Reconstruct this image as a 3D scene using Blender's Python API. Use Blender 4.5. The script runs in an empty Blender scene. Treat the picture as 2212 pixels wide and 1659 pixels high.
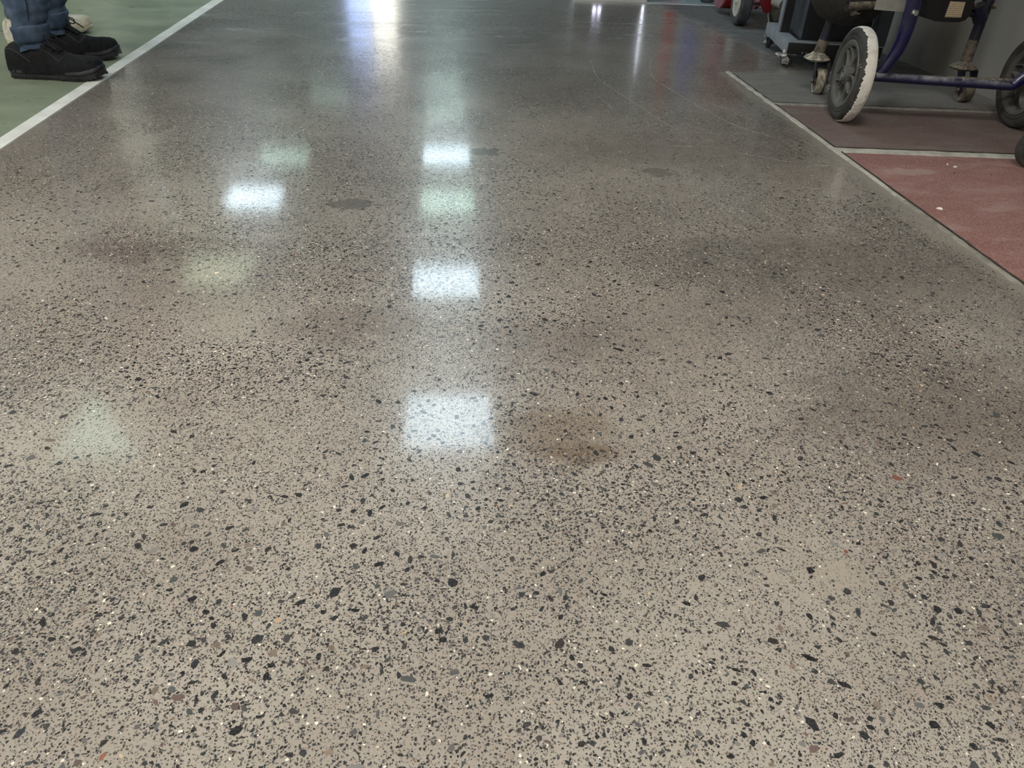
import bpy, bmesh, math, random
import numpy as np
from math import sin, cos, pi, radians, sqrt, atan2
from mathutils import Vector, Matrix, noise as mnoise

random.seed(7)
rng = np.random.default_rng(11)
scene = bpy.context.scene
COL = scene.collection

# ------------------------------------------------------------------ camera, world, exposure
IMG_W, IMG_H, FPX, EYE = 2212.0, 1659.0, 1600.0, 0.60
CAM_R = Vector((0.99612152, -0.08041223, 0.03571831))
CAM_U = Vector((0.01707027, 0.57484569, 0.81808376))
CAM_F = Vector((0.08631646, 0.81430111, -0.57398882))
cam_data = bpy.data.cameras.new('camera')
cam = bpy.data.objects.new('camera', cam_data)
COL.objects.link(cam)
cam_data.sensor_width = 36.0
cam_data.lens = FPX / IMG_W * 36.0
cam_data.clip_start = 0.02
cam.matrix_world = Matrix(((CAM_R.x, CAM_U.x, -CAM_F.x, 0), (CAM_R.y, CAM_U.y, -CAM_F.y, 0),
                           (CAM_R.z, CAM_U.z, -CAM_F.z, EYE), (0, 0, 0, 1)))
scene.camera = cam
world = bpy.data.worlds.new('world')
scene.world = world
world.use_nodes = True
world.node_tree.nodes['Background'].inputs[0].default_value = (0.55, 0.62, 0.7, 1)
world.node_tree.nodes['Background'].inputs[1].default_value = 0.3
scene.view_settings.view_transform = 'Standard'
scene.view_settings.look = 'None'
scene.view_settings.gamma = 1.0
scene.view_settings.use_curve_mapping = False
scene.view_settings.exposure = 0.12
LIGHT = 14.5          # radiance of a bright ceiling panel
DAY = 4.4             # radiance of the daylit far window

# ------------------------------------------------------------------ helpers
def lin(r, g, b):
    f = lambda c: (c / 255 / 12.92) if c / 255 <= 0.04045 else ((c / 255 + 0.055) / 1.055) ** 2.4
    return (f(r), f(g), f(b), 1.0)

def ray(x, y):
    return CAM_F + CAM_R * ((x - IMG_W / 2) / FPX) - CAM_U * ((y - IMG_H / 2) / FPX)

def spot(x, y, z=0.0):                 # point of a horizontal plane seen at a photo pixel
    d = ray(x, y)
    return Vector((0, 0, EYE)) + d * ((z - EYE) / d.z)

def upright(x, y, Y):                  # point of the vertical plane at depth Y
    d = ray(x, y)
    return Vector((0, 0, EYE)) + d * (Y / d.y)

class G:
    """small node builder for one material"""
    def __init__(s, name):
        s.m = bpy.data.materials.new(name)
        s.m.use_nodes = True
        s.t = s.m.node_tree
        s.b = s.t.nodes['Principled BSDF']
        s.co = s.t.nodes.new('ShaderNodeTexCoord').outputs['Object']
    def put(s, sock, v):
        if hasattr(v, 'is_linked') or isinstance(v, bpy.types.NodeSocket):
            s.t.links.new(v, sock)
        elif v is not None:
            sock.default_value = v
    def math(s, op, a, b=None, c=None, clamp=False):
        n = s.t.nodes.new('ShaderNodeMath'); n.operation = op; n.use_clamp = clamp
        s.put(n.inputs[0], a)
        if b is not None: s.put(n.inputs[1], b)
        if c is not None: s.put(n.inputs[2], c)
        return n.outputs[0]
    def mix(s, f, a, b, mode='MIX'):
        n = s.t.nodes.new('ShaderNodeMix'); n.data_type = 'RGBA'; n.blend_type = mode
        s.put(n.inputs[0], f); s.put(n.inputs[6], a); s.put(n.inputs[7], b)
        return n.outputs[2]
    def scale(s, sx, sy, sz, v=None, off=(0, 0, 0)):
        n = s.t.nodes.new('ShaderNodeMapping')
        s.put(n.inputs['Vector'], v or s.co)
        n.inputs['Scale'].default_value = (sx, sy, sz); n.inputs['Location'].default_value = off
        return n.outputs[0]
    def noise(s, sc, det=3, rough=0.55, v=None, dist=0.0):
        n = s.t.nodes.new('ShaderNodeTexNoise')
        s.put(n.inputs['Vector'], v or s.co)
        n.inputs['Scale'].default_value = sc; n.inputs['Detail'].default_value = det
        n.inputs['Roughness'].default_value = rough; n.inputs['Distortion'].default_value = dist
        return n.outputs[0]
    def vor(s, sc, v=None, feature='F1'):
        n = s.t.nodes.new('ShaderNodeTexVoronoi'); n.feature = feature
        s.put(n.inputs['Vector'], v or s.co); n.inputs['Scale'].default_value = sc
        return n
    def sep(s, v):
        n = s.t.nodes.new('ShaderNodeSeparateXYZ'); s.put(n.inputs[0], v); return n.outputs
    def step(s, v, lo, hi):             # smooth 0..1
        n = s.t.nodes.new('ShaderNodeMapRange'); n.interpolation_type = 'SMOOTHSTEP'
        s.put(n.inputs['Value'], v); n.inputs['From Min'].default_value = lo; n.inputs['From Max'].default_value = hi
        return n.outputs[0]
    def rng(s, v, lo, hi, a, b):
        n = s.t.nodes.new('ShaderNodeMapRange')
        s.put(n.inputs['Value'], v)
        for k, w in (('From Min', lo), ('From Max', hi), ('To Min', a), ('To Max', b)): n.inputs[k].default_value = w
        return n.outputs[0]
    def bump(s, h, strength, dist=0.001):
        n = s.t.nodes.new('ShaderNodeBump'); s.put(n.inputs['Height'], h)
        n.inputs['Strength'].default_value = strength; n.inputs['Distance'].default_value = dist
        s.t.links.new(n.outputs[0], s.b.inputs['Normal']); return n.outputs[0]
    def set(s, **k):
        for a, v in k.items():
            s.put(s.b.inputs[a.replace('_', ' ')], v)
        return s.m
    def ellipse(s, cx, cy, rx, ry, soft=0.5, wob=None):
        x, y, _ = s.sep(s.co)
        a = s.math('DIVIDE', s.math('SUBTRACT', x, cx), rx)
        b = s.math('DIVIDE', s.math('SUBTRACT', y, cy), ry)
        d = s.math('SQRT', s.math('ADD', s.math('MULTIPLY', a, a), s.math('MULTIPLY', b, b)))
        if wob is not None:
            d = s.math('ADD', d, wob)
        return s.step(d, 1.0 + soft, 1.0 - soft)

def rough_mat(name, c1, c2, scale=20, rough=0.6, metal=0.0, bump=0.0, bscale=None, spec=0.5, lo=0.35, hi=0.65,
              dust=None, dust_amount=0.0, coat=0.0, bdist=0.001):
    g = G(name)
    n = g.noise(scale, 5, 0.6)
    c = g.mix(g.step(n, lo, hi), lin(*c1), lin(*c2))
    r = g.rng(g.noise(scale * 1.7, 3), 0.3, 0.7, max(0.02, rough - 0.1), min(1, rough + 0.1))
    if dust:
        nm = g.t.nodes.new('ShaderNodeNewGeometry')
        up = g.sep(nm.outputs['Normal'])[2]
        f = g.math('MULTIPLY', g.step(up, -0.3, 1.0), g.step(g.noise(scale * 2.3, 6, 0.7), 0.35, 0.7))
        f = g.math('MULTIPLY', f, dust_amount)
        c = g.mix(f, c, lin(*dust))
        r = g.math('ADD', r, g.math('MULTIPLY', f, 0.4))
    if bump:
        g.bump(g.noise(bscale or scale * 4, 5, 0.6), bump, bdist)
    m = g.set(Base_Color=c, Roughness=r, Metallic=metal)
    g.b.inputs['Specular IOR Level'].default_value = spec
    g.b.inputs['Coat Weight'].default_value = coat
    return m

class MB:
    """collects shapes; build() links them as one mesh object"""
    def __init__(s, m=None):
        s.v, s.f = [], []
        s.m = m or Matrix.Identity(4)
    def add(s, verts, faces):
        o = len(s.v)
        s.v += [s.m @ Vector(p) for p in verts]
        s.f += [tuple(i + o for i in f) for f in faces]
        return s
    def box(s, a, b, bev=0.0, m=None):
        (x0, y0, z0), (x1, y1, z1) = a, b
        bm = bmesh.new()
        bmesh.ops.create_cube(bm, size=1)
        for v in bm.verts:
            v.co = Vector(((x0 + x1) / 2 + v.co.x * (x1 - x0), (y0 + y1) / 2 + v.co.y * (y1 - y0), (z0 + z1) / 2 + v.co.z * (z1 - z0)))
        if bev:
            bmesh.ops.bevel(bm, geom=bm.edges[:], offset=bev, segments=2, affect='EDGES', profile=0.6)
        bm.verts.index_update()
        vs = [(m @ v.co) if m else v.co.copy() for v in bm.verts]
        s.add(vs, [[v.index for v in f.verts] for f in bm.faces])
        bm.free(); return s
    def loft(s, rings, cap0=True, cap1=True, closed=True):
        n = len(rings[0]); vs = [p for r in rings for p in r]; fs = []
        for i in range(len(rings) - 1):
            for j in range(n if closed else n - 1):
                k = (j + 1) % n
                fs.append((i * n + j, i * n + k, (i + 1) * n + k, (i + 1) * n + j))
        if cap0: fs.append(tuple(range(n - 1, -1, -1)))
        if cap1: fs.append(tuple((len(rings) - 1) * n + j for j in range(n)))
        return s.add(vs, fs)
    def tube(s, pts, r, seg=10, cap=True, flat=1.0, up=None):
        pts = [Vector(p) for p in pts]
        rs = r if isinstance(r, (list, tuple)) else [r] * len(pts)
        rings = []; nrm = None
        for i, p in enumerate(pts):
            t = ((pts[min(i + 1, len(pts) - 1)] - pts[max(i - 1, 0)])).normalized()
            if nrm is None:
                a = Vector(up) if up else (Vector((0, 0, 1)) if abs(t.z) < 0.9 else Vector((1, 0, 0)))
                nrm = (a - t * a.dot(t)).normalized()
            else:
                nrm = (nrm - t * nrm.dot(t)).normalized()
            bi = t.cross(nrm)
            rings.append([p + (nrm * cos(2 * pi * k / seg) + bi * (sin(2 * pi * k / seg) * flat)) * rs[i] for k in range(seg)])
        return s.loft(rings, cap, cap)
    def lathe(s, prof, seg=32, closed=False, jitter=None):
        """profile of (radius, along) about local X"""
        rings = []
        for k in range(seg):
            a = 2 * pi * k / seg
            rings.append([(x, r * cos(a), r * sin(a)) if not jitter else
                          jitter(r, x, a) for r, x in prof])
        n = len(prof); vs = [p for r in rings for p in r]; fs = []
        for i in range(seg):
            k = (i + 1) % seg
            for j in range(n if closed else n - 1):
                l = (j + 1) % n
                fs.append((i * n + j, i * n + l, k * n + l, k * n + j))
        if not closed:
            if prof[0][0] > 1e-6: fs.append(tuple(i * n for i in range(seg)))
            if prof[-1][0] > 1e-6: fs.append(tuple(i * n + n - 1 for i in range(seg - 1, -1, -1)))
        return s.add(vs, fs)
    def prism(s, poly, z0, z1):
        n = len(poly)
        vs = [(x, y, z0) for x, y in poly] + [(x, y, z1) for x, y in poly]
        return s.add(vs, [tuple(range(n - 1, -1, -1)), tuple(range(n, 2 * n))] + [(j, (j + 1) % n, n + (j + 1) % n, n + j) for j in range(n)])
    def build(s, name, mat, parent=None, smooth=True, sub=0, angle=40):
        me = bpy.data.meshes.new(name)
        me.from_pydata([tuple(v) for v in s.v], [], s.f)
        bm = bmesh.new(); bm.from_mesh(me)
        bmesh.ops.remove_doubles(bm, verts=bm.verts, dist=1e-6)
        bmesh.ops.recalc_face_normals(bm, faces=bm.faces)
        if smooth:
            for f in bm.faces: f.smooth = True
            for e in bm.edges:
                if len(e.link_faces) == 2 and e.calc_face_angle(0) > radians(angle): e.smooth = False
        bm.to_mesh(me); bm.free()
        me.materials.append(mat)
        o = bpy.data.objects.new(name, me)
        COL.objects.link(o)
        if sub:
            md = o.modifiers.new('subsurf', 'SUBSURF'); md.levels = sub; md.render_levels = sub
        if parent is not None: adopt(o, parent)
        return o

def adopt(o, parent):
    o.parent = parent
    if parent.type == 'EMPTY':
        o.matrix_parent_inverse = Matrix.Translation(-parent.location)

def thing(name, label, cat, loc, group=None):
    o = bpy.data.objects.new(name, None); COL.objects.link(o)
    o.location = loc; o.empty_display_size = 0.1
    o['label'] = label; o['category'] = cat
    if group: o['group'] = group
    return o

def tag(o, label, cat, group=None):
    o['label'] = label; o['category'] = cat
    if group: o['group'] = group
    return o

def lerp(a, b, t): return a + (b - a) * t

def interp(tab, s):
    for i in range(len(tab) - 1):
        if s <= tab[i + 1][0] or i == len(tab) - 2:
            a, b = tab[i], tab[i + 1]
            t = min(1, max(0, (s - a[0]) / (b[0] - a[0])))
            t2 = t * t * (3 - 2 * t) * 0.5 + t * 0.5
            return [lerp(p, q, t2) for p, q in zip(a[1:], b[1:])]

def smooth_path(pts, n=8):
    pts = [Vector(p) for p in pts]; out = []
    for i in range(len(pts) - 1):
        p0, p1, p2, p3 = pts[max(i - 1, 0)], pts[i], pts[i + 1], pts[min(i + 2, len(pts) - 1)]
        for k in range(n):
            t = k / n
            out.append(0.5 * ((2 * p1) + (p2 - p0) * t + (2 * p0 - 5 * p1 + 4 * p2 - p3) * t * t + (3 * p1 - p0 - 3 * p2 + p3) * t ** 3))
    out.append(pts[-1]); return out

# ------------------------------------------------------------------ materials
RX = 1.05            # right edge of the polished concrete
def concrete():
    g = G('polished concrete')
    x, y, z = g.sep(g.co)
    big = g.noise(1.1, 5, 0.6)
    mid = g.noise(4.5, 4, 0.6)
    tone = g.noise(2.3, 4, 0.6, g.scale(1, 1, 1, off=(7, 3, 0)))
    c = g.mix(g.step(tone, 0.38, 0.64), lin(162, 155, 145), lin(149, 141, 131))
    c = g.mix(g.math('MULTIPLY', g.step(big, 0.46, 0.68), 0.5), c, lin(128, 119, 110))
    c = g.mix(g.math('MULTIPLY', g.step(mid, 0.55, 0.75), 0.30), c, lin(130, 115, 105))
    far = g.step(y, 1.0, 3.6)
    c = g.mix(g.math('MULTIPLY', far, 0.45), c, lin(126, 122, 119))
    # sandy grain
    sand = g.noise(420, 3, 0.7)
    c = g.mix(g.step(sand, 0.42, 0.30), c, lin(96, 88, 80))
    c = g.mix(g.math('MULTIPLY', g.step(sand, 0.60, 0.70), 0.6), c, lin(182, 176, 162))
    # fine aggregate set flush in the paste
    dens = g.rng(g.noise(3.2, 3, 0.6), 0.3, 0.7, 0.05, -0.06)
    wn = g.t.nodes.new('ShaderNodeTexNoise'); g.put(wn.inputs['Vector'], g.co); wn.inputs['Scale'].default_value = 900; wn.inputs['Detail'].default_value = 1
    wm = g.t.nodes.new('ShaderNodeVectorMath'); wm.operation = 'MULTIPLY_ADD'; g.put(wm.inputs[0], wn.outputs['Color']); wm.inputs[1].default_value = (0.0026, 0.0026, 0); g.put(wm.inputs[2], g.co)
    warp = wm.outputs[0]
    for sc, thr, col in ((360, 0.70, (50, 48, 46)), (560, 0.62, (66, 60, 55))):
        v = g.vor(sc, warp)
        r = g.sep(v.outputs['Color'])[0]
        k = g.math('MULTIPLY', g.math('GREATER_THAN', r, g.math('ADD', dens, thr)), g.step(v.outputs['Distance'], 0.42, 0.30))
        c = g.mix(g.math('MULTIPLY', k, 0.85), c, lin(*col))
    v = g.vor(250, warp)
    k = g.math('MULTIPLY', g.math('GREATER_THAN', g.sep(v.outputs['Color'])[1], 0.986), g.step(v.outputs['Distance'], 0.40, 0.28))
    c = g.mix(k, c, lin(214, 208, 196))
    wob = g.rng(g.noise(14, 4, 0.7), 0.3, 0.7, -0.45, 0.45)
    wob2 = g.rng(g.noise(45, 4, 0.7), 0.3, 0.7, -0.5, 0.5)
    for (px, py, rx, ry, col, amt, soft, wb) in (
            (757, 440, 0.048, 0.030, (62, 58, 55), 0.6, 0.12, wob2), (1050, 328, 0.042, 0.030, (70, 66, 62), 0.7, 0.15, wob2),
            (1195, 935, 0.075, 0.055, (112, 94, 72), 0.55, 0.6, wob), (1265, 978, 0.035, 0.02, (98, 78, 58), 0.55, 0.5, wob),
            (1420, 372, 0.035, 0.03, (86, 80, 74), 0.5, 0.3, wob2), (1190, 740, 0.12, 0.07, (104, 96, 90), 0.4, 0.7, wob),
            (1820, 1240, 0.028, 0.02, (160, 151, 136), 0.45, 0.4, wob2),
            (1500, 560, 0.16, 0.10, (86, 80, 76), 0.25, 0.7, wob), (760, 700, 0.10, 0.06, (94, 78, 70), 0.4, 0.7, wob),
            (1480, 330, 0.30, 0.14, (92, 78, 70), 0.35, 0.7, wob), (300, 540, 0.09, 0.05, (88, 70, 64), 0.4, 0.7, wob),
            (1900, 600, 0.30, 0.16, (80, 70, 62), 0.4, 0.8, wob), (2100, 900, 0.18, 0.12, (84, 74, 66), 0.5, 0.8, wob)):  # these two broad ellipses paint the shading on the right side
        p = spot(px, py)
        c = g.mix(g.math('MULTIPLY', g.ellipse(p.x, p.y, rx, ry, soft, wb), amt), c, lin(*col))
    # dusty, unpolished margin towards the sample slabs and the machines
    edge = g.math('ADD', x, g.rng(g.noise(9, 4, 0.65), 0.3, 0.7, -0.035, 0.035))
    rim = g.math('MULTIPLY', g.step(edge, 0.985, 1.045), 0.65)
    rim = g.math('MULTIPLY', rim, g.step(y, 3.0, 2.7))
    bare = g.math('MULTIPLY', g.step(g.math('ADD', edge, g.math('MULTIPLY', g.math('SUBTRACT', y, 3.4), 0.12)), 1.24, 1.38), g.step(y, 2.6, 2.85))
    c = g.mix(g.math('MULTIPLY', rim, 0.8), c, lin(132, 127, 118))
    c = g.mix(bare, c, g.mix(g.step(g.noise(22, 5, 0.7, g.scale(1, 2.2, 1)), 0.35, 0.65), lin(84, 86, 87), lin(116, 119, 120)))
    # dried slurry smears at the far end
    sm = g.noise(3.0, 6, 0.7, g.scale(0.7, 3.2, 1), 0.6)
    smear = g.math('MULTIPLY', g.step(sm, 0.50, 0.64), g.step(y, 2.5, 3.3))
    c = g.mix(g.math('MULTIPLY', smear, 0.6), c, lin(146, 145, 144))
    gr = g.math('MAXIMUM', rim, bare)
    rn = g.noise(5.0, 4, 0.6)
    rough = g.rng(rn, 0.3, 0.7, 0.065, 0.10)
    rough = g.math('ADD', rough, g.math('MULTIPLY', smear, 0.12))
    rough = g.math('ADD', rough, g.math('MULTIPLY', g.step(y, 2.0, 2.5), 0.06))
    rough = g.math('ADD', rough, g.math('MULTIPLY', g.step(y, 3.2, 3.6), 0.05))
    rough = g.math('ADD', rough, g.math('MULTIPLY', gr, 0.45))
    g.bump(g.noise(700, 2, 0.6), 0.05, 0.0004)
    g.set(Base_Color=c, Roughness=g.math('ADD', g.math('MULTIPLY', gr, 0.3), 0.27))
    g.b.inputs['Specular IOR Level'].default_value = 0.5
    g.put(g.b.inputs['Coat Weight'], g.math('SUBTRACT', 0.50, g.math('MULTIPLY', gr, 0.47)))
    g.put(g.b.inputs['Coat Roughness'], rough)
    return g.m

def stone_mat():
    g = G('aggregate stone')
    a = g.t.nodes.new('ShaderNodeAttribute'); a.attribute_name = 'stone_colour'
    c = g.mix(g.math('MULTIPLY', g.step(g.noise(500, 3), 0.4, 0.7), 0.25), a.outputs['Color'], lin(110, 108, 104))
    g.set(Base_Color=c, Roughness=0.34)
    g.b.inputs['Coat Weight'].default_value = 0.48
    g.b.inputs['Specular IOR Level'].default_value = 0.12
    g.b.inputs['Coat Roughness'].default_value = 0.08
    g.bump(g.noise(700, 2, 0.6), 0.05, 0.0004)
    return g.m

def painted_green():
    g = G('green floor paint')
    n = g.noise(2.2, 6, 0.65, g.scale(0.8, 2.5, 1))
    c = g.mix(g.step(n, 0.35, 0.68), lin(120, 132, 112), lin(138, 148, 127))
    c = g.mix(g.math('MULTIPLY', g.step(g.noise(14, 6, 0.75, g.scale(0.7, 3, 1), 0.8), 0.60, 0.74), 0.5), c, lin(186, 192, 172))
    c = g.mix(g.math('MULTIPLY', g.step(g.noise(9, 5, 0.7), 0.56, 0.76), 0.25), c, lin(110, 120, 104))
    g.set(Base_Color=c, Roughness=g.rng(g.noise(8, 4), 0.3, 0.7, 0.26, 0.46))
    g.bump(g.noise(60, 3), 0.05)
    return g.m

def slab_mat(name, base, worn, dust_c, amount, smear=None):
    g = G(name)
    c = g.mix(g.step(g.noise(6, 5, 0.65, g.scale(1, 2.2, 1), 0.5), 0.38, 0.66), lin(*base), lin(*worn))
    c = g.mix(g.math('MULTIPLY', g.step(g.noise(330, 4, 0.75), 0.46, 0.60), amount), c, lin(*dust_c))
    c = g.mix(g.math('MULTIPLY', g.step(g.noise(5, 5, 0.7, g.scale(1, 2.5, 1, off=(3, 1, 0)), 0.4), 0.50, 0.72), amount), c, lin(*dust_c))
    if smear:
        w = g.rng(g.noise(30, 4, 0.7), 0.3, 0.7, -0.5, 0.5)
        for (px, py, rx, ry) in smear:
            p = spot(px, py)
            c = g.mix(g.math('MULTIPLY', g.ellipse(p.x, p.y, rx, ry, 0.35, w), 0.5), c, lin(178, 160, 152))
    g.set(Base_Color=c, Roughness=0.7)
    g.bump(g.noise(220, 4, 0.7), 0.25)
    return g.m

M = {}
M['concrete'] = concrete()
M['stone'] = stone_mat()
M['green'] = painted_green()
M['white_line'] = rough_mat('white marking paint', (226, 228, 224), (208, 210, 206), 12, 0.5)
M['red_slab'] = slab_mat('red oxide slab', (131, 85, 80), (144, 102, 96), (172, 150, 143), 0.65, ((1965, 372, 0.075, 0.022), (1905, 430, 0.03, 0.04)))
M['brown_slab'] = slab_mat('dull red slab', (104, 80, 77), (114, 98, 93), (132, 124, 118), 0.75)
M['grey_slab'] = slab_mat('grey slab', (108, 105, 102), (122, 118, 115), (146, 142, 138), 0.5)
M['dust_strip'] = rough_mat('dusty joint filler', (192, 189, 180), (164, 161, 152), 30, 0.85, bump=0.4, bscale=120)
M['dim_strip'] = rough_mat('grimy joint filler', (156, 152, 143), (126, 122, 114), 30, 0.85, bump=0.4, bscale=120)
M['dark_gap'] = rough_mat('dark joint gap', (50, 46, 42), (70, 64, 58), 40, 0.9)
M['scratch'] = rough_mat('chalky scratch', (166, 160, 150), (128, 121, 113), 60, 0.8)
M['pale_floor'] = rough_mat('pale grey floor paint', (176, 188, 194), (158, 170, 178), 4, 0.35)
M['wall'] = rough_mat('off white wall plaster', (196, 192, 184), (184, 180, 172), 3, 0.85, bump=0.1, bscale=90)
M['grey_wall'] = rough_mat('grey wall plaster', (150, 146, 141), (140, 136, 131), 3, 0.85, bump=0.1, bscale=90)
M['far_wall'] = rough_mat('blue white wall plaster', (200, 214, 230), (190, 204, 222), 3, 0.85)
M['ceiling'] = rough_mat('white ceiling board', (186, 186, 182), (176, 176, 172), 3, 0.9)
M['blue'] = rough_mat('cobalt blue enamel', (15, 17, 74), (12, 13, 56), 14, 0.32, spec=0.5, dust=(150, 148, 146), dust_amount=0.25, coat=0.3)
M['blue_dusty'] = rough_mat('dusty blue enamel', (24, 27, 76), (26, 28, 58), 9, 0.45, lo=0.3, hi=0.7, dust=(160, 162, 162), dust_amount=0.95, bump=0.2, bscale=160)
M['navy_dirty'] = rough_mat('grimy navy enamel', (15, 17, 44), (24, 25, 36), 30, 0.45, dust=(120, 114, 104), dust_amount=0.25, bump=0.3, bscale=120)
M['grimy'] = rough_mat('grime crusted steel', (104, 96, 84), (62, 56, 50), 45, 0.85, bump=0.8, bscale=140, dust=(170, 164, 150), dust_amount=0.6)
M['paint_crust'] = rough_mat('dried cream paint crust', (228, 226, 218), (206, 202, 192), 55, 0.8, bump=0.9, bscale=170, bdist=0.004, lo=0.45, hi=0.7)
M['tyre'] = rough_mat('dusty black rubber', (44, 43, 41), (64, 62, 58), 26, 0.75, bump=0.15, bscale=90)
M['tyre_dark'] = rough_mat('black rubber', (40, 40, 40), (60, 60, 58), 26, 0.7)
M['hub'] = rough_mat('grey hub plastic', (92, 92, 88), (76, 75, 71), 18, 0.55, bump=0.1, dust=(150, 148, 140), dust_amount=0.3)
M['black_plastic'] = rough_mat('matt black plastic', (18, 18, 20), (26, 26, 28), 20, 0.5)
M['black_metal'] = rough_mat('black painted sheet', (22, 23, 26), (30, 32, 35), 12, 0.45)
M['hopper'] = rough_mat('dark stained steel', (30, 29, 27), (44, 41, 36), 40, 0.7, bump=0.4, bscale=120)
M['dirty_crust'] = rough_mat('dirty paint crust', (186, 180, 164), (112, 106, 94), 60, 0.85, bump=0.8, bscale=140, lo=0.4, hi=0.62)
M['label'] = None
M['steel'] = rough_mat('bright zinc steel', (206, 206, 206), (150, 150, 150), 60, 0.32, 1.0)
M['slate'] = rough_mat('slate grey powder coat', (152, 158, 167), (136, 142, 151), 10, 0.45)
M['slate_dark'] = rough_mat('dark slate panel', (70, 76, 86), (52, 56, 64), 5, 0.38)
M['plate'] = rough_mat('grey sheet plate', (150, 150, 142), (138, 138, 130), 40, 0.7)
M['red'] = rough_mat('red machine enamel', (160, 30, 26), (130, 22, 22), 16, 0.4, dust=(170, 140, 140), dust_amount=0.3)
M['red_dark'] = rough_mat('deep red enamel', (120, 24, 28), (96, 18, 24), 16, 0.45)
M['pink'] = rough_mat('faded pink red enamel', (168, 122, 132), (150, 100, 112), 20, 0.6)
M['hub_pale'] = rough_mat('pale steel rim', (214, 212, 200), (176, 174, 164), 40, 0.5, dust=(150, 146, 134), dust_amount=0.3)
M['pale_edge'] = rough_mat('pale rubber edge', (196, 188, 178), (172, 164, 154), 40, 0.7)
M['grey_tyre'] = rough_mat('slate rubber tyre', (72, 78, 82), (56, 60, 64), 22, 0.75)
M['denim'] = None
M['suede'] = rough_mat('dusty black suede', (15, 16, 19), (24, 25, 28), 60, 0.8, bump=0.3, bscale=400, spec=0.2, dust=(74, 77, 80), dust_amount=0.2)
M['sole'] = rough_mat('black rubber sole', (26, 28, 31), (40, 42, 45), 60, 0.5, bump=0.2, bscale=200)
M['lace'] = rough_mat('black cord', (16, 16, 18), (28, 28, 30), 200, 0.8)
M['seam'] = rough_mat('grey stitching', (78, 80, 82), (56, 58, 60), 300, 0.8)
M['denim_seam'] = rough_mat('dark denim seam', (24, 32, 48), (34, 44, 62), 200, 0.9)
M['sneaker'] = rough_mat('cream canvas', (220, 216, 206), (198, 193, 182), 60, 0.8, bump=0.3, bscale=300)
M['sneaker_sole'] = rough_mat('pale cream rubber', (214, 206, 186), (190, 182, 160), 40, 0.6)
M['khaki'] = rough_mat('olive khaki cotton', (132, 132, 114), (118, 118, 102), 30, 0.9, bump=0.2, bscale=300)
M['skin'] = rough_mat('skin', (196, 150, 124), (184, 136, 112), 12, 0.55)
M['hair'] = rough_mat('dark hair', (36, 28, 24), (24, 20, 18), 90, 0.6)
M['grey_shirt'] = rough_mat('grey jersey', (116, 118, 120), (100, 102, 104), 60, 0.9)
M['white_shirt'] = rough_mat('white cotton', (216, 214, 208), (200, 198, 192), 60, 0.9)
M['navy_cabinet'] = rough_mat('dark navy laminate', (30, 34, 46), (38, 42, 54), 6, 0.35)
M['blue_drum'] = rough_mat('blue drum paint', (112, 120, 240), (96, 104, 220), 6, 0.45)
M['red_drum'] = rough_mat('red drum paint', (228, 62, 48), (206, 54, 44), 6, 0.45)
M['white_trim'] = rough_mat('white gloss trim', (226, 226, 222), (214, 214, 210), 10, 0.4)
M['flake'] = rough_mat('white paint flake', (240, 238, 228), (222, 218, 206), 90, 0.8)
M['crumb'] = rough_mat('dark crumb', (30, 28, 26), (44, 40, 36), 90, 0.9)
M['alu'] = rough_mat('white light frame', (224, 226, 228), (214, 216, 218), 30, 0.5)

def denim():
    g = G('washed blue denim')
    c = g.mix(g.step(g.noise(16, 5, 0.65), 0.35, 0.68), lin(54, 68, 90), lin(86, 101, 122))
    c = g.mix(g.math('MULTIPLY', g.step(g.noise(700, 2, 0.6, g.scale(1, 1, 0.25)), 0.45, 0.65), 0.06), c, lin(134, 148, 160))
    g.set(Base_Color=c, Roughness=0.9)
    g.b.inputs['Specular IOR Level'].default_value = 0.2
    g.bump(g.noise(500, 3), 0.2)
    return g.m
M['denim'] = denim()

def label_mat(lo, hi):
    """small printed data plate: lines of type too small to read"""
    g = G('printed data label')
    x, y, z = g.sep(g.co)
    row = g.math('FRACT', g.math('MULTIPLY', g.math('SUBTRACT', z, lo), 8.0 / (hi - lo)))
    ink = g.math('MULTIPLY', g.step(g.math('ABSOLUTE', g.math('SUBTRACT', row, 0.5)), 0.24, 0.14), g.step(g.noise(420, 3, 0.7, g.scale(1, 1, 0.1)), 0.38, 0.52))
    c = g.mix(g.math('MULTIPLY', ink, 0.75), lin(190, 176, 148), lin(96, 72, 52))
    return g.set(Base_Color=c, Roughness=0.6)

def glow(name, c, s):
    g = G(name)
    g.set(Base_Color=(0.8, 0.8, 0.8, 1), Emission_Color=c, Roughness=0.5)
    g.b.inputs['Emission Strength'].default_value = s
    return g.m

# ------------------------------------------------------------------ room shell
XL, XR, YB, YF, HC = -5.2, 1.87, -3.2, 14.0, 2.35
def structure(o):
    o['kind'] = 'structure'; return o

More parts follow.
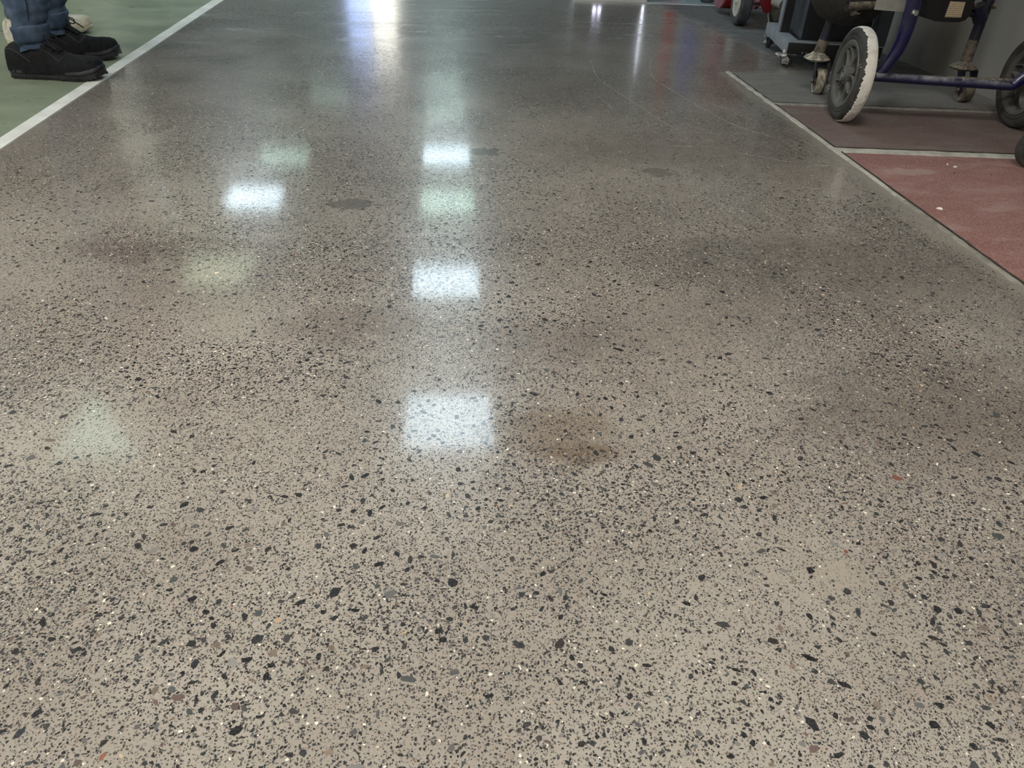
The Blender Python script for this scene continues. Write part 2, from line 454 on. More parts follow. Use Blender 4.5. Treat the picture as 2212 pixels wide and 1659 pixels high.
floor = structure(MB().box((XL - 0.1, YB - 0.1, -0.12), (XR + 0.1, YF + 0.1, 0.0)).build('floor', M['concrete'], smooth=False))
structure(MB().box((XL - 0.1, YB - 0.1, HC), (XR + 0.1, YF + 0.1, HC + 0.12)).build('ceiling', M['ceiling'], smooth=False))
structure(MB().box((XR, YB, 0.0), (XR + 0.1, YF, HC)).build('wall_right', M['grey_wall'], smooth=False))
structure(MB().box((XL - 0.1, YB, 0.0), (XL, YF, HC)).build('wall_left', M['wall'], smooth=False))
structure(MB().box((XL, YB - 0.1, 0.0), (XR, YB, HC)).build('wall_front', M['wall'], smooth=False))
WX0, WX1, WZ0, WZ1 = -1.62, -0.72, 0.75, 2.1
wb = MB()
wb.box((XL, YF, 0), (WX0, YF + 0.1, HC)).box((WX1, YF, 0), (XR, YF + 0.1, HC)).box((WX0, YF, 0), (WX1, YF + 0.1, WZ0)).box((WX0, YF, WZ1), (WX1, YF + 0.1, HC))
structure(wb.build('wall_back', M['far_wall'], smooth=False))
win = structure(MB().box((WX0, YF + 0.02, WZ0), (WX0 + 0.05, YF + 0.08, WZ1)).box((WX1 - 0.05, YF + 0.02, WZ0), (WX1, YF + 0.08, WZ1))
                .box((WX0, YF + 0.02, WZ0), (WX1, YF + 0.08, WZ0 + 0.05)).box((WX0, YF + 0.02, WZ1 - 0.05), (WX1, YF + 0.08, WZ1))
                .box((-1.19, YF + 0.02, WZ0), (-1.15, YF + 0.08, WZ1)).build('window_1', M['white_trim'], smooth=False))
MB().box((WX0 + 0.05, YF + 0.04, WZ0 + 0.05), (-1.19, YF + 0.05, WZ1 - 0.05)).build('pane', glow('frosted daylight blue', lin(176, 200, 255), DAY), win, smooth=False)
MB().box((-1.15, YF + 0.04, WZ0 + 0.05), (WX1 - 0.05, YF + 0.05, WZ1 - 0.05)).build('pane', glow('frosted daylight white', lin(255, 250, 236), DAY * 1.3), win, smooth=False)
structure(MB().box((-2.62, 6.3, 0), (-2.42, 6.5, HC), 0.01).build('trim_1', M['white_trim'], smooth=False))

# ceiling panel lights -------------------------------------------------
BR, MINT, YEL, WARM = lin(212, 236, 248), lin(200, 238, 224), lin(220, 236, 204), lin(255, 250, 243)
lights = [  # x, y, share of full brightness, colour, label
    (0.00, 3.76, 1.0, BR, 'bright square ceiling panel, first from the camera over the middle of the concrete'),
    (0.00, 5.70, 1.0, BR, 'bright square ceiling panel, second from the camera over the middle of the concrete'),
    (0.03, 7.50, 0.55, MINT, 'dimmer greenish square ceiling panel, third over the middle of the concrete'),
    (0.03, 9.00, 1.0, BR, 'bright square ceiling panel, fourth from the camera over the middle of the concrete'),
    (0.03, 11.0, 0.26, MINT, 'dim mint square ceiling panel, fifth over the middle of the concrete'),
    (0.03, 12.7, 0.26, MINT, 'dim mint square ceiling panel, last over the middle of the concrete'),
    (-2.03, 3.76, 0.28, MINT, 'dim mint square ceiling panel above the green floor, first in its row'),
    (-1.94, 5.92, 0.25, YEL, 'dim yellowish square ceiling panel above the green floor, second in its row'),
    (-1.97, 7.60, 1.0, BR, 'bright square ceiling panel above the green floor, third in its row'),
    (-1.88, 8.90, 0.30, MINT, 'dim mint square ceiling panel above the green floor, fourth in its row'),
    (-1.70, 11.8, 0.24, MINT, 'dim mint square ceiling panel above the green floor, last in its row'),
    (0.10, 0.40, 2.35, WARM, 'added unseen warm white fill panel right above the camera'),  # this and the WARM panels below: unseen, added to raise the diffuse light
    (-2.00, 0.45, 2.0, WARM, 'added unseen warm white fill panel left of the camera'),
    (-3.90, 0.45, 2.0, WARM, 'added unseen warm white fill panel by the left wall beside the camera'),
    (-3.90, 2.60, 2.4, WARM, 'added unseen warm white fill panel by the left wall ahead of the camera'),
    (-3.90, 4.75, 2.4, WARM, 'added unseen warm white fill panel by the left wall, farthest of its row'),
    (0.10, -1.4, 2.0, WARM, 'added unseen warm white fill panel behind the camera'),
    (-2.00, -1.4, 2.0, WARM, 'added unseen warm white fill panel behind and left of the camera')]
glows = {}
for (x, y, s, c, lab) in lights:
    t = thing('ceiling_light', lab, 'ceiling light', (x, y, HC), 'square panel lights in the ceiling')
    h = 0.3
    f = MB()
    for (a, b) in (((x - h, y - h), (x + h, y - h + 0.025)), ((x - h, y + h - 0.025), (x + h, y + h)),
                   ((x - h, y - h), (x - h + 0.025, y + h)), ((x + h - 0.025, y - h), (x + h, y + h))):
        f.box((a[0], a[1], HC - 0.022), (b[0], b[1], HC))
    f.build('frame', M['alu'], t, smooth=False)
    key = (round(s, 2), tuple(c))
    if key not in glows: glows[key] = glow('panel glow', c, LIGHT * s)
    MB().box((x - h + 0.025, y - h + 0.025, HC - 0.014), (x + h - 0.025, y + h - 0.025, HC - 0.004)).build('diffuser', glows[key], t, smooth=False)

# ------------------------------------------------------------------ floor areas
def line_x(y, inner):
    return (-1.053 - 0.0073 * (y - 1.854)) if inner else (-1.093 - 0.0125 * (y - 1.943))
y0, y1 = YB, YF
MB().prism([(XL, y0), (line_x(y0, 0) + 0.01, y0), (line_x(y1, 0) + 0.01, y1), (XL, y1)], -0.002, 0.0006).build('green_area', M['green'], floor, smooth=False)
ln = MB()
ys = np.linspace(YB, YF, 160)
for a, b in zip(ys[:-1], ys[1:]):
    ln.prism([(line_x(a, 0), a), (line_x(a, 1), a), (line_x(b, 1), b), (line_x(b, 0), b)], -0.001, 0.0016)
ln.build('line_marking', M['white_line'], floor, smooth=False)

# sample slabs by the right wall, with dusty filler between
dy = -0.085
def slab(ya, yb, mat):
    x0, x1 = RX + 0.012, XR - 0.002
    f = lambda x, y: (x, y + dy * (x - RX))
    bm_ = MB(); bm_.prism([f(x0, ya), f(x1, ya), f(x1, yb), f(x0, yb)], -0.004, 0.0015)
    return bm_.build('slab', mat, floor, smooth=False)
slab(0.30, 0.895, M['grey_slab'])
slab(0.935, 1.895, M['red_slab'])
slab(1.945, 2.372, M['brown_slab'])
slab(2.405, 2.815, M['grey_slab'])
def strip(name, pts, w, h, mat, wob=0.0, taper=0.0):
    b = MB(); n = len(pts); L = []
    for i, p in enumerate(pts):
        p = Vector((p[0], p[1], 0)); q = Vector((pts[min(i + 1, n - 1)][0] - pts[max(i - 1, 0)][0], pts[min(i + 1, n - 1)][1] - pts[max(i - 1, 0)][1], 0)).normalized()
        s = Vector((-q.y, q.x, 0)); k = w * (1 - taper * max(0, 1 - i / (0.45 * n))) * (1 + wob * mnoise.noise(p * 23 + Vector((w * 99, 0, 0)))) / 2
        L.append([p + s * k + Vector((0, 0, -0.002)), p + s * k * 0.7 + Vector((0, 0, h)), p - s * k * 0.7 + Vector((0, 0, h)), p - s * k + Vector((0, 0, -0.002))])
    b.loft(L, True, True); return b.build(name, mat, floor, smooth=False)
for yj, w, jm in ((0.915, 0.03, 'dim_strip'), (1.92, 0.040, 'dust_strip'), (2.389, 0.026, 'dim_strip')):
    xs = np.linspace(RX + 0.005, XR - 0.002, 40)
    strip('joint_strip', [(x, yj + dy * (x - RX)) for x in xs], w, 0.0028, M[jm], 0.3)
    strip('joint_gap', [(x, yj + w / 2 + 0.002 + dy * (x - RX)) for x in xs], 0.005, 0.0030, M['dark_gap'], 0.8)
strip('edge_strip', [(RX + 0.003 * mnoise.noise(Vector((0, y * 6, 1))), y) for y in np.linspace(1.55, 2.83, 100)], 0.017, 0.0032, M['dust_strip'], 0.6, 0.45)
strip('edge_strip', [(RX + 0.003 * mnoise.noise(Vector((0, y * 6, 1))), y) for y in np.linspace(0.3, 1.58, 90)], 0.011, 0.0028, M['dim_strip'], 0.9)
strip('edge_gap', [(RX + 0.011 + 0.002 * mnoise.noise(Vector((3, y * 9, 1))), y) for y in np.linspace(0.3, 2.80, 150)], 0.005, 0.0026, M['dark_gap'], 0.9)
MB().prism([(1.10, 4.47), (XR - 0.002, 4.42), (XR - 0.002, 7.2), (1.10, 7.2)], -0.002, 0.0012).build('pale_area', M['pale_floor'], floor, smooth=False)
strip('area_edge', [(x, 4.47 - 0.065 * (x - 1.1)) for x in np.linspace(1.13, XR - 0.01, 12)], 0.012, 0.002, M['white_line'])

# scratches ------------------------------------------------------------
def scratch(pix, w):
    pts = smooth_path([spot(*p) for p in pix], 14)
    b = MB(); seg = []
    for i, p in enumerate(pts):
        k = mnoise.noise(Vector((p.x * 60, p.y * 60, w * 500)))
        wid = w * max(0.05, 0.55 + 1.3 * k)
        q = (pts[min(i + 1, len(pts) - 1)] - pts[max(i - 1, 0)]).normalized()
        s = Vector((-q.y, q.x, 0)) * wid / 2
        seg.append([p + s + Vector((0, 0, 0.0004)), p - s + Vector((0, 0, 0.0004)), p - s, p + s])
    b.loft(seg); b.build('scratch', M['scratch'], floor, smooth=False)
scratch([(1440, 102), (1412, 122), (1404, 145), (1412, 168), (1440, 188), (1490, 218), (1550, 252), (1600, 275), (1665, 295)], 0.0035)
scratch([(1275, 130), (1290, 165), (1320, 190), (1380, 228), (1430, 262), (1480, 288)], 0.0022)
scratch([(1540, 225), (1580, 240), (1620, 258)], 0.0022)
scratch([(1590, 330), (1640, 338), (1700, 350)], 0.0020)
scratch([(1440, 315), (1465, 316), (1495, 316)], 0.0022)
scratch([(1760, 357), (1800, 358), (1850, 359)], 0.0022)
scratch([(1395, 276), (1408, 270), (1420, 268)], 0.0050)
scratch([(1190, 46), (1290, 49), (1400, 53), (1500, 56)], 0.0050)
scratch([(1240, 56), (1310, 60), (1390, 58)], 0.0045)
scratch([(1805, 300), (1760, 315), (1730, 300)], 0.0018)
scratch([(1830, 755), (1838, 765), (1845, 785)], 0.0012)
scratch([(1100, 395), (1112, 388), (1128, 366)], 0.0012)

# ------------------------------------------------------------------ aggregate stones, flush in the polished face
def value_noise(x, y, scale, seed):
    r = np.random.default_rng(seed).random((256, 256))
    u, v = x * scale + 50.3, y * scale + 91.7
    i, j = np.floor(u).astype(int), np.floor(v).astype(int)
    fu, fv = u - i, v - j
    fu, fv = fu * fu * (3 - 2 * fu), fv * fv * (3 - 2 * fv)
    a = lambda p, q: r[p % 256, q % 256]
    return (a(i, j) * (1 - fu) + a(i + 1, j) * fu) * (1 - fv) + (a(i, j + 1) * (1 - fu) + a(i + 1, j + 1) * fu) * fv

dead = []   # patches of plain paste
for (px, py, r) in ((1820, 1240, 0.015), (1050, 328, 0.035), (757, 440, 0.035)):
    p = spot(px, py); dead.append((p.x, p.y, r))

def scatter(n, xr, yr, r0, r1, clump, seed):
    x = rng.uniform(*xr, n); y = rng.uniform(*yr, n)
    d = 0.55 * value_noise(x, y, 7.0, seed) + 0.3 * value_noise(x, y, 2.3, seed + 1) + 0.15 * value_noise(x, y, 22.0, seed + 2)
    keep = rng.random(n) < np.clip((d - 0.5) * clump + 0.55, 0.08, 1.0)
    edge = x + 0.03 * (value_noise(x, y, 9, 77) - 0.5) * 2
    keep &= rng.random(n) < np.clip((1.035 - edge) / 0.04, 0.0, 1.0) + (y > 2.83) * np.clip((1.30 - edge) / 0.12, 0, 1)
    keep &= ~((y < 2.83) & (x > 1.035))
    keep &= x > (-1.053 - 0.0073 * (y - 1.854)) + 0.004
    keep &= rng.random(n) < np.clip((4.8 - y) / 1.6, 0.15, 1.0)
    for (cx, cy, r) in dead:
        keep &= (x - cx) ** 2 + (y - cy) ** 2 > r * r
    x, y = x[keep], y[keep]
    r = r0 + (r1 - r0) * rng.random(len(x)) ** 1.8
    return x, y, r

sets = [scatter(330000, (-1.1, 1.36), (0.0, 3.7), 0.0008, 0.0018, 2.6, 45),
        scatter(400000, (-1.1, 1.36), (0.0, 4.4), 0.0010, 0.0021, 2.9, 5),
        scatter(280000, (-1.0, 1.05), (0.0, 1.35), 0.0005, 0.0012, 2.2, 15),
        scatter(56000, (-1.1, 1.36), (0.0, 4.2), 0.0022, 0.0036, 3.2, 5),
        scatter(19000, (-1.1, 1.30), (0.0, 4.2), 0.0031, 0.0048, 3.4, 25),
        scatter(1300, (-1.1, 1.10), (0.0, 3.8), 0.0044, 0.0066, 3.0, 35)]
SX = np.concatenate([s[0] for s in sets]); SY = np.concatenate([s[1] for s in sets]); SR = np.concatenate([s[2] for s in sets])
BIG = np.concatenate([np.full(len(s[0]), i >= 3) for i, s in enumerate(sets)])
# larger stones keep apart from each other: drop one of every touching pair (grid hash)
order_ = np.argsort(-SR * BIG)
order_ = order_[BIG[order_]]
grid, ok = {}, np.ones(len(SX), bool)
for i in order_:
    gx, gy = int(SX[i] // 0.016), int(SY[i] // 0.016); hit = False
    for a in (gx - 1, gx, gx + 1):
        for b_ in (gy - 1, gy, gy + 1):
            for j in grid.get((a, b_), ()):
                if (SX[i] - SX[j]) ** 2 + (SY[i] - SY[j]) ** 2 < (1.12 * (SR[i] + SR[j])) ** 2: hit = True; break
            if hit: break
        if hit: break
    if hit: ok[i] = False
    else: grid.setdefault((gx, gy), []).append(i)
SX, SY, SR = SX[ok], SY[ok], SR[ok]
N = len(SX)
pal = np.array([lin(38, 40, 43), lin(30, 31, 33), lin(48, 50, 53), lin(60, 60, 60), lin(46, 42, 40), lin(92, 92, 92), lin(128, 126, 122), lin(120, 106, 94),
                lin(98, 84, 80), lin(70, 74, 74), lin(224, 216, 200), lin(190, 164, 132), lin(150, 138, 128), lin(126, 84, 66)])
prob = np.array([.17, .17, .14, .10, .07, .07, .05, .04, .04, .06, .020, .004, .035, .002]); prob /= prob.sum()
ci = rng.choice(len(pal), N, p=prob)
white = pal[ci][:, 0] > 0.55
SR = np.where(white, np.minimum(SR, 0.0022), SR)
SC = pal[ci] * np.concatenate([rng.uniform(0.8, 1.2, (N, 1))] * 3 + [np.ones((N, 1))], 1)
SA = rng.uniform(0, 2 * pi, N); SE = 1 + 1.3 * rng.random(N) ** 1.6
SZ = 0.00006 + 0.00012 * rng.random(N)

def outline(i, k):
    a = (np.arange(k) + rng.uniform(-0.38, 0.38, k)) * 2 * pi / k
    q = rng.uniform(0.72, 1.12, k)
    return a, q

# the 300 that show largest are objects of their own
qx = np.stack([SX, SY, np.full(N, -EYE)], 1)
zc = qx @ np.array(CAM_F); sx = IMG_W / 2 + FPX * (qx @ np.array(CAM_R)) / zc; sy = IMG_H / 2 - FPX * (qx @ np.array(CAM_U)) / zc
inside = (sx > 8) & (sx < IMG_W - 8) & (sy > 8) & (sy < IMG_H - 8)
size = np.where(inside, SR * SR * SE / zc ** 3, 0)
order = np.argsort(-size)
chosen = order[:300]
rest = np.setdiff1d(np.arange(N), chosen)

for i in chosen:
    k = rng.integers(5, 9)
    a, q = outline(i, k)
    r = SR[i]
    ux, uy = q * r * np.cos(a) * sqrt(SE[i]), q * r * np.sin(a) / sqrt(SE[i])
    c, s = cos(SA[i]), sin(SA[i])
    X, Y = SX[i] + ux * c - uy * s, SY[i] + ux * s + uy * c
    zt = SZ[i] + 0.00008
    me = bpy.data.meshes.new('stone')
    vs = [(X[j], Y[j], zt) for j in range(k)] + [(lerp(X[j], SX[i], 0.3), lerp(Y[j], SY[i], 0.3), -0.004) for j in range(k)]
    me.from_pydata(vs, [], [tuple(range(k)), tuple(range(2 * k - 1, k - 1, -1))] + [(j, k + j, k + (j + 1) % k, (j + 1) % k) for j in range(k)])
    at = me.color_attributes.new('stone_colour', 'FLOAT_COLOR', 'POINT')
    at.data.foreach_set('color', np.tile(SC[i], 2 * k).astype(np.float32))
    me.materials.append(M['stone'])
    o = bpy.data.objects.new('stone', me); COL.objects.link(o); o.parent = floor

V, LOOPS, STARTS, TOTS, COLS = [], [], [], [], []
off = 0; lo = 0
kinds = rng.integers(5, 8, N)
for k in (5, 6, 7):
    idx = rest[kinds[rest] == k]; n = len(idx)
    a = (np.arange(k)[None] + rng.uniform(-0.36, 0.36, (n, k))) * 2 * pi / k
    q = rng.uniform(0.68, 1.15, (n, k)) * SR[idx, None]
    e = np.sqrt(SE[idx])[:, None]
    ux, uy = q * np.cos(a) * e, q * np.sin(a) / e
    c, s = np.cos(SA[idx])[:, None], np.sin(SA[idx])[:, None]
    P = np.stack([SX[idx, None] + ux * c - uy * s, SY[idx, None] + ux * s + uy * c, np.repeat(SZ[idx, None], k, 1)], 2).reshape(-1, 3)
    V.append(P); COLS.append(np.repeat(SC[idx], k, 0))
    LOOPS.append(np.arange(n * k) + off); STARTS.append(np.arange(n) * k + lo); TOTS.append(np.full(n, k))
    off += n * k; lo += n * k
V = np.concatenate(V).astype(np.float32); LOOPS = np.concatenate(LOOPS).astype(np.int32)
STARTS = np.concatenate(STARTS).astype(np.int32); TOTS = np.concatenate(TOTS).astype(np.int32); COLS = np.concatenate(COLS).astype(np.float32)
me = bpy.data.meshes.new('aggregate')
me.vertices.add(len(V)); me.vertices.foreach_set('co', V.ravel())
me.loops.add(len(LOOPS)); me.loops.foreach_set('vertex_index', LOOPS)
me.polygons.add(len(STARTS)); me.polygons.foreach_set('loop_start', STARTS); me.polygons.foreach_set('loop_total', TOTS)
me.update(calc_edges=True)
at = me.color_attributes.new('stone_colour', 'FLOAT_COLOR', 'POINT'); at.data.foreach_set('color', COLS.ravel())
me.materials.append(M['stone'])
agg = bpy.data.objects.new('aggregate', me); COL.objects.link(agg); agg.parent = floor; agg['kind'] = 'stuff'; print('aggregate', N, 'tris', int((TOTS - 2).sum()))
# ------------------------------------------------------------------ airless paint sprayer on its wheeled blue frame
def wheel_matrix(c, yaw, cant):
    return Matrix.Translation(c) @ Matrix.Rotation(yaw, 4, 'Z') @ Matrix.Rotation(cant, 4, 'Y')

def big_wheel(parent, c, R, w, yaw, cant, spin, crust, label=None):
    Wm = wheel_matrix(c, yaw, cant); h = w / 2
    rim = MB(Wm)
    rim.lathe([(.735*R, -.86*h), (.715*R, -1.0*h), (.665*R, -1.0*h), (.60*R, -.72*h), (.585*R, -.2*h), (.585*R, .2*h), (.60*R, .72*h), (.715*R, .95*h), (.735*R, .86*h)], 64, closed=True)
    rim.lathe([(.075*R, -1.28*h), (.135*R, -1.28*h), (.15*R, -1.2*h), (.155*R, -.95*h), (.19*R, -.9*h), (.20*R, 0), (.19*R, .9*h), (.14*R, 1.1*h), (.075*R, 1.1*h)], 32, closed=True)
    rim.lathe([(.59*R, .06*h), (.19*R, .10*h), (.19*R, .16*h), (.59*R, .13*h)], 48, closed=True)
    part = rim.build('wheel', M['hub'], parent)
    if label: part['label'] = label
    prof = [(.70*R, -.80*h), (.74*R, -.93*h), (.80*R, -.97*h), (.815*R, -.90*h), (.84*R, -.97*h), (.90*R, -h), (.955*R, -.88*h), (.985*R, -.62*h), (R, -.3*h), (R, .3*h), (.985*R, .62*h), (.955*R, .88*h), (.90*R, h), (.78*R, .95*h), (.70*R, .80*h)]
    MB(Wm).lathe(prof, 96, closed=True).build('tyre', M['tyre'], part)
    for k in range(5):
        for sgn in (-1, 1):
            a0 = spin + 2 * pi * k / 5
            b = MB(Wm); rings = []
            for i in range(9):
                t = i / 8; r = lerp(.17, .60, t) * R
                a = a0 + sgn * (0.13 + 0.36 * (t * t * (3 - 2 * t)) - 0.10 * sin(pi * t)) + 0.22 * sin(t * pi) * 0.6
                th = lerp(.030, .020, t) * R * (1 + .5 * (abs(t - .5) * 2) ** 3)
                d = Vector((0, cos(a), sin(a))); n = Vector((0, -sin(a), cos(a))); p = d * r
                x0 = -lerp(.80, .62, sin(pi * t)) * h
                rings.append([p + n * th + Vector((x0 + .1 * h, 0, 0)), p + n * th * .5 + Vector((x0, 0, 0)), p - n * th * .5 + Vector((x0, 0, 0)), p - n * th + Vector((x0 + .1 * h, 0, 0)),
                              p - n * th * 1.3 + Vector((.5 * h, 0, 0)), p + n * th * 1.3 + Vector((.5 * h, 0, 0))])
            b.loft(rings).build('spoke', M['hub'], part, angle=50)
    pin = MB(Wm)
    pin.tube(smooth_path([(-1.34*h, .03*R, .10*R), (-1.36*h, .0, .0), (-1.36*h, -.03*R, -.10*R), (-1.3*h, .02*R, -.20*R), (-1.2*h, .0, -.30*R)], 4), .010 * R, 6)
    pin.lathe([(0.0, -1.24*h), (.05*R, -1.24*h), (.06*R, -1.18*h), (.06*R, -.8*h)], 20)
    pin.build('axle_pin', M['steel'], part)
    if crust:
        def surf(x):
            x = x / h
            tb = [(-1, .90), (-.88, .955), (-.62, .985), (-.3, 1), (.3, 1), (.62, .985), (.88, .955), (1, .90)]
            for (a, ra), (b2, rb) in zip(tb[:-1], tb[1:]):
                if x <= b2: return lerp(ra, rb, max(0, (x - a) / (b2 - a))) * R
            return .9 * R
        SEG, NX = 260, 12; rings = []
        for i in range(SEG):
            a = 2 * pi * i / SEG; d = Vector((0, cos(a), sin(a)))
            q = Vector((0, cos(a) * 3, sin(a) * 3))
            jag = mnoise.noise(q * 1.1 + Vector((crust, 0, 0))) * .20 + mnoise.noise(q * 7) * .20 + mnoise.noise(q * 19) * .16
            rear = max(0, cos(a))                        # the side turned away is coated further round
            xs = (-.58 - .30 * rear + jag) * h; xe = .96 * h
            ring = [d * (surf(xs) - .003) + Vector((xs, 0, 0))]
            low = .5 - .5 * sin(a)
            for j in range(NX + 1):
                x = lerp(xs, xe, j / NX)
                bump = mnoise.noise(Vector((x * 140, cos(a) * 16, sin(a) * 16))) * .6 + mnoise.noise(Vector((x * 330, cos(a) * 42, sin(a) * 42))) * .55
                t = .0017 + .0017 * bump * (.22 + low) + .0006 * mnoise.noise(q * 1.5)
                if j in (0, NX): t = .0004
                ring.append(d * (surf(x) + max(.0003, t)) + Vector((x, 0, 0)))
            ring.append(d * (surf(xe) - .003) + Vector((xe, 0, 0)))
            rings.append(ring)
        b = MB(Wm); n = len(rings[0]); vs = [p for r in rings for p in r]; fs = []
        for i in range(SEG):
            k = (i + 1) % SEG
            for j in range(n - 1): fs.append((i*n + j, i*n + j + 1, k*n + j + 1, k*n + j))
        b.add(vs, fs).build('paint_crust', M['paint_crust'], part, angle=80)
        # drips of paint on the sidewall
        for a, r0, r1, wd in ((-1.05, .80, .93, .012), (-.98, .82, .93, .010), (1.95, .84, .93, .010), (2.02, .76, .90, .006)):
            a = a + pi / 2 * 0 
            pts = [Vector((-1.01*h, cos(-a - pi/2) * r, sin(-a - pi/2) * r)) * 1 for r in (r0*R, (r0+r1)/2*R, r1*R)]
            MB(Wm).tube(pts, [wd * R * .8, wd * R * .6, wd * R * .9], 6, flat=1.0).build('paint_drip', M['paint_crust'], part)
    return part

def small_caster(parent, c, r, w, yaw, mats, fork_top, steel=False, painted=True):
    """swivel caster: fork plates, wheel, axle bolt; c = wheel centre"""
    Wm = wheel_matrix(c, yaw, 0); h = w / 2
    top = fork_top - c.z
    f = MB(Wm)
    for s in (-1, 1):
        x = s * (h + .006)
        f.loft([[(x - .0015, -.012, -.008), (x + .0015, -.012, -.008), (x + .0015, .012, -.008), (x - .0015, .012, -.008)],
                [(x - .0015, -.015, .01), (x + .0015, -.015, .01), (x + .0015, .015, .01), (x - .0015, .015, .01)],
                [(x - .0015, .0, top - .004), (x + .0015, .0, top - .004), (x + .0015, .045, top - .004), (x - .0015, .045, top - .004)],
                [(x * .9 - .0015, .0, top), (x * .9 + .0015, .0, top), (x * .9 + .0015, .045, top), (x * .9 - .0015, .045, top)]])
    f.box((-h - .0075, .0, top - .004), (h + .0075, .045, top), .001)
    part = f.build('caster', mats[0], parent)
    wh = MB(Wm).lathe([(.25*r, -.8*h), (.62*r, -.55*h), (.72*r, -.9*h), (.93*r, -h), (r, -.6*h), (r, .6*h), (.93*r, h), (.72*r, .9*h), (.62*r, .55*h), (.25*r, .8*h)], 36)
    wb_ = wh.build('caster_wheel', mats[1], part)
    if painted:
        for k in range(5):
            a = 2 * pi * k / 5 + .3
            b = MB(Wm); b.tube([(-.72*h, cos(a) * .22*r, sin(a) * .22*r), (-.75*h, cos(a + .25) * .48*r, sin(a + .25) * .48*r), (-.82*h, cos(a + .35) * .72*r, sin(a + .35) * .72*r)], .06*r, 6)
            wb_.data.materials
            b.build('spoke', mats[2], part)
        MB(Wm).lathe([(.78*r, -.98*h), (.90*r, -1.08*h), (1.01*r, -.7*h), (1.015*r, .5*h), (1.0*r, .55*h), (.98*r, -.6*h)], 40, closed=True).build('paint_crust', mats[3], part)
    MB(Wm).lathe([(0, -h - .014), (.006, -h - .014), (.007, -h - .009), (.007, h + .009), (.006, h + .014), (0, h + .014)], 12).build('axle_bolt', mats[4], part)
    return part

sp = thing('paint_sprayer', 'dirty blue-framed paint sprayer with a cream-crusted front wheel parked by the right wall', 'paint sprayer', (1.45, 2.3, 0))
WC1, WC2 = Vector((1.197, 2.213, 0.1295)), Vector((1.722, 2.165, 0.1295))
big_wheel(sp, WC1, .128, .044, -.14, .02, .35, 1, 'large wheel crusted with cream paint on its tread')
big_wheel(sp, WC2, .128, .044, -.10, .0, .9, 0, 'large black wheel with grey curved spokes')
# frame
b = MB(); b.tube([upright(1889, 166, 2.2), upright(2186, 186, 2.14)], .0125, 16); b.build('crossbar', M['blue_dusty'], sp)
b = MB(); b.tube([WC1 + Vector((-.02, 0, 0)), WC2 + Vector((.02, 0, 0))], .0075, 12); b.build('axle', M['grimy'], sp)
pts = smooth_path([upright(1890, 170, 2.205), upright(1912, 145, 2.205), upright(1941, 104, 2.205), upright(1962, 52, 2.205), upright(1975, 0, 2.205), upright(1996, -80, 2.205), upright(2030, -220, 2.22), upright(2090, -480, 2.26)], 8)
rs = [lerp(.0145, .0205, min(1, i / 22)) for i in range(len(pts))]
b = MB(); b.tube(pts, rs, 18, flat=.8); b.build('side_tube', M['blue'], sp)
pts = smooth_path([upright(2184, 186, 2.14), upright(2196, 179, 2.14), upright(2226, 152, 2.14), upright(2262, 90, 2.14), upright(2290, 0, 2.14), upright(2330, -150, 2.16), upright(2420, -430, 2.22)], 8)
b = MB(); b.tube(pts, [lerp(.0125, .0205, min(1, i / 18)) for i in range(len(pts))], 18, flat=.8); b.build('side_tube', M['blue'], sp)
p = upright(1977, 28, 2.184)
b = MB(Matrix.Translation(p) @ Matrix.Rotation(pi / 2, 4, 'Z')); b.lathe([(0, -.006), (.006, -.006), (.009, -.002), (.0095, .004), (.004, .02)], 18); b.build('bolt', M['steel'], sp)
# legs with flanges and casters
def leg(pts, r, split, flange_p, lab_mat):
    a = MB(); lo, hi = pts[0], pts[-1]
    mid = lo.lerp(hi, split)
    b = MB(); b.tube([lo, lo.lerp(mid, .5) , mid], [r * 1.08, r * 1.05, r * 1.02], 16); gp = b.build('leg_foot', M['grimy'], sp)
    b = MB(); b.tube([mid, hi], r, 16); b.tube([mid.lerp(hi, .22), mid.lerp(hi, .27)], r * 1.12, 16); lg = b.build('leg', M['navy_dirty'], sp)
    m = Matrix.Translation(flange_p) @ Matrix.Rotation(-pi / 2, 4, 'Y')
    def jit(rr, x, ang):
        k = 1 + .10 * mnoise.noise(Vector((cos(ang) * 1.6, sin(ang) * 1.6, rr * 90)))
        return Vector((x + .002 * mnoise.noise(Vector((cos(ang) * 3, sin(ang) * 3, 5))), rr * k * cos(ang), rr * k * sin(ang)))
    b = MB(m); b.lathe([(.012, -.012), (.036, -.007), (.042, -.002), (.038, .002), (.024, .010), (.019, .016), (.012, .016)], 40, closed=True, jitter=jit)
    return b.build('flange', lab_mat, sp)
lc, rc = Vector((1.262, 2.53, .041)), Vector((1.733, 2.452, .038))
fl1, fl2 = upright(1765, 124, 2.526), upright(2082, 144, 2.442)
leg([fl1, upright(1815, 0, 2.526), upright(1815, 0, 2.526) + (upright(1815, 0, 2.526) - fl1) * 1.6], .0165, .12, fl1, M['dirty_crust'])
leg([fl2, upright(2136, 0, 2.442), upright(2136, 0, 2.442) + (upright(2136, 0, 2.442) - fl2) * 1.6], .0160, .16, fl2, M['grimy'])
cm = (M['navy_dirty'], M['grimy'], M['grimy'], M['dirty_crust'], M['grimy'])
small_caster(sp, lc, .040, .030, -.25, cm, fl1.z - .012)
small_caster(sp, rc, .037, .030, -.05, (M['navy_dirty'], M['grimy'], M['grimy'], M['grimy'], M['grimy']), fl2.z - .012)
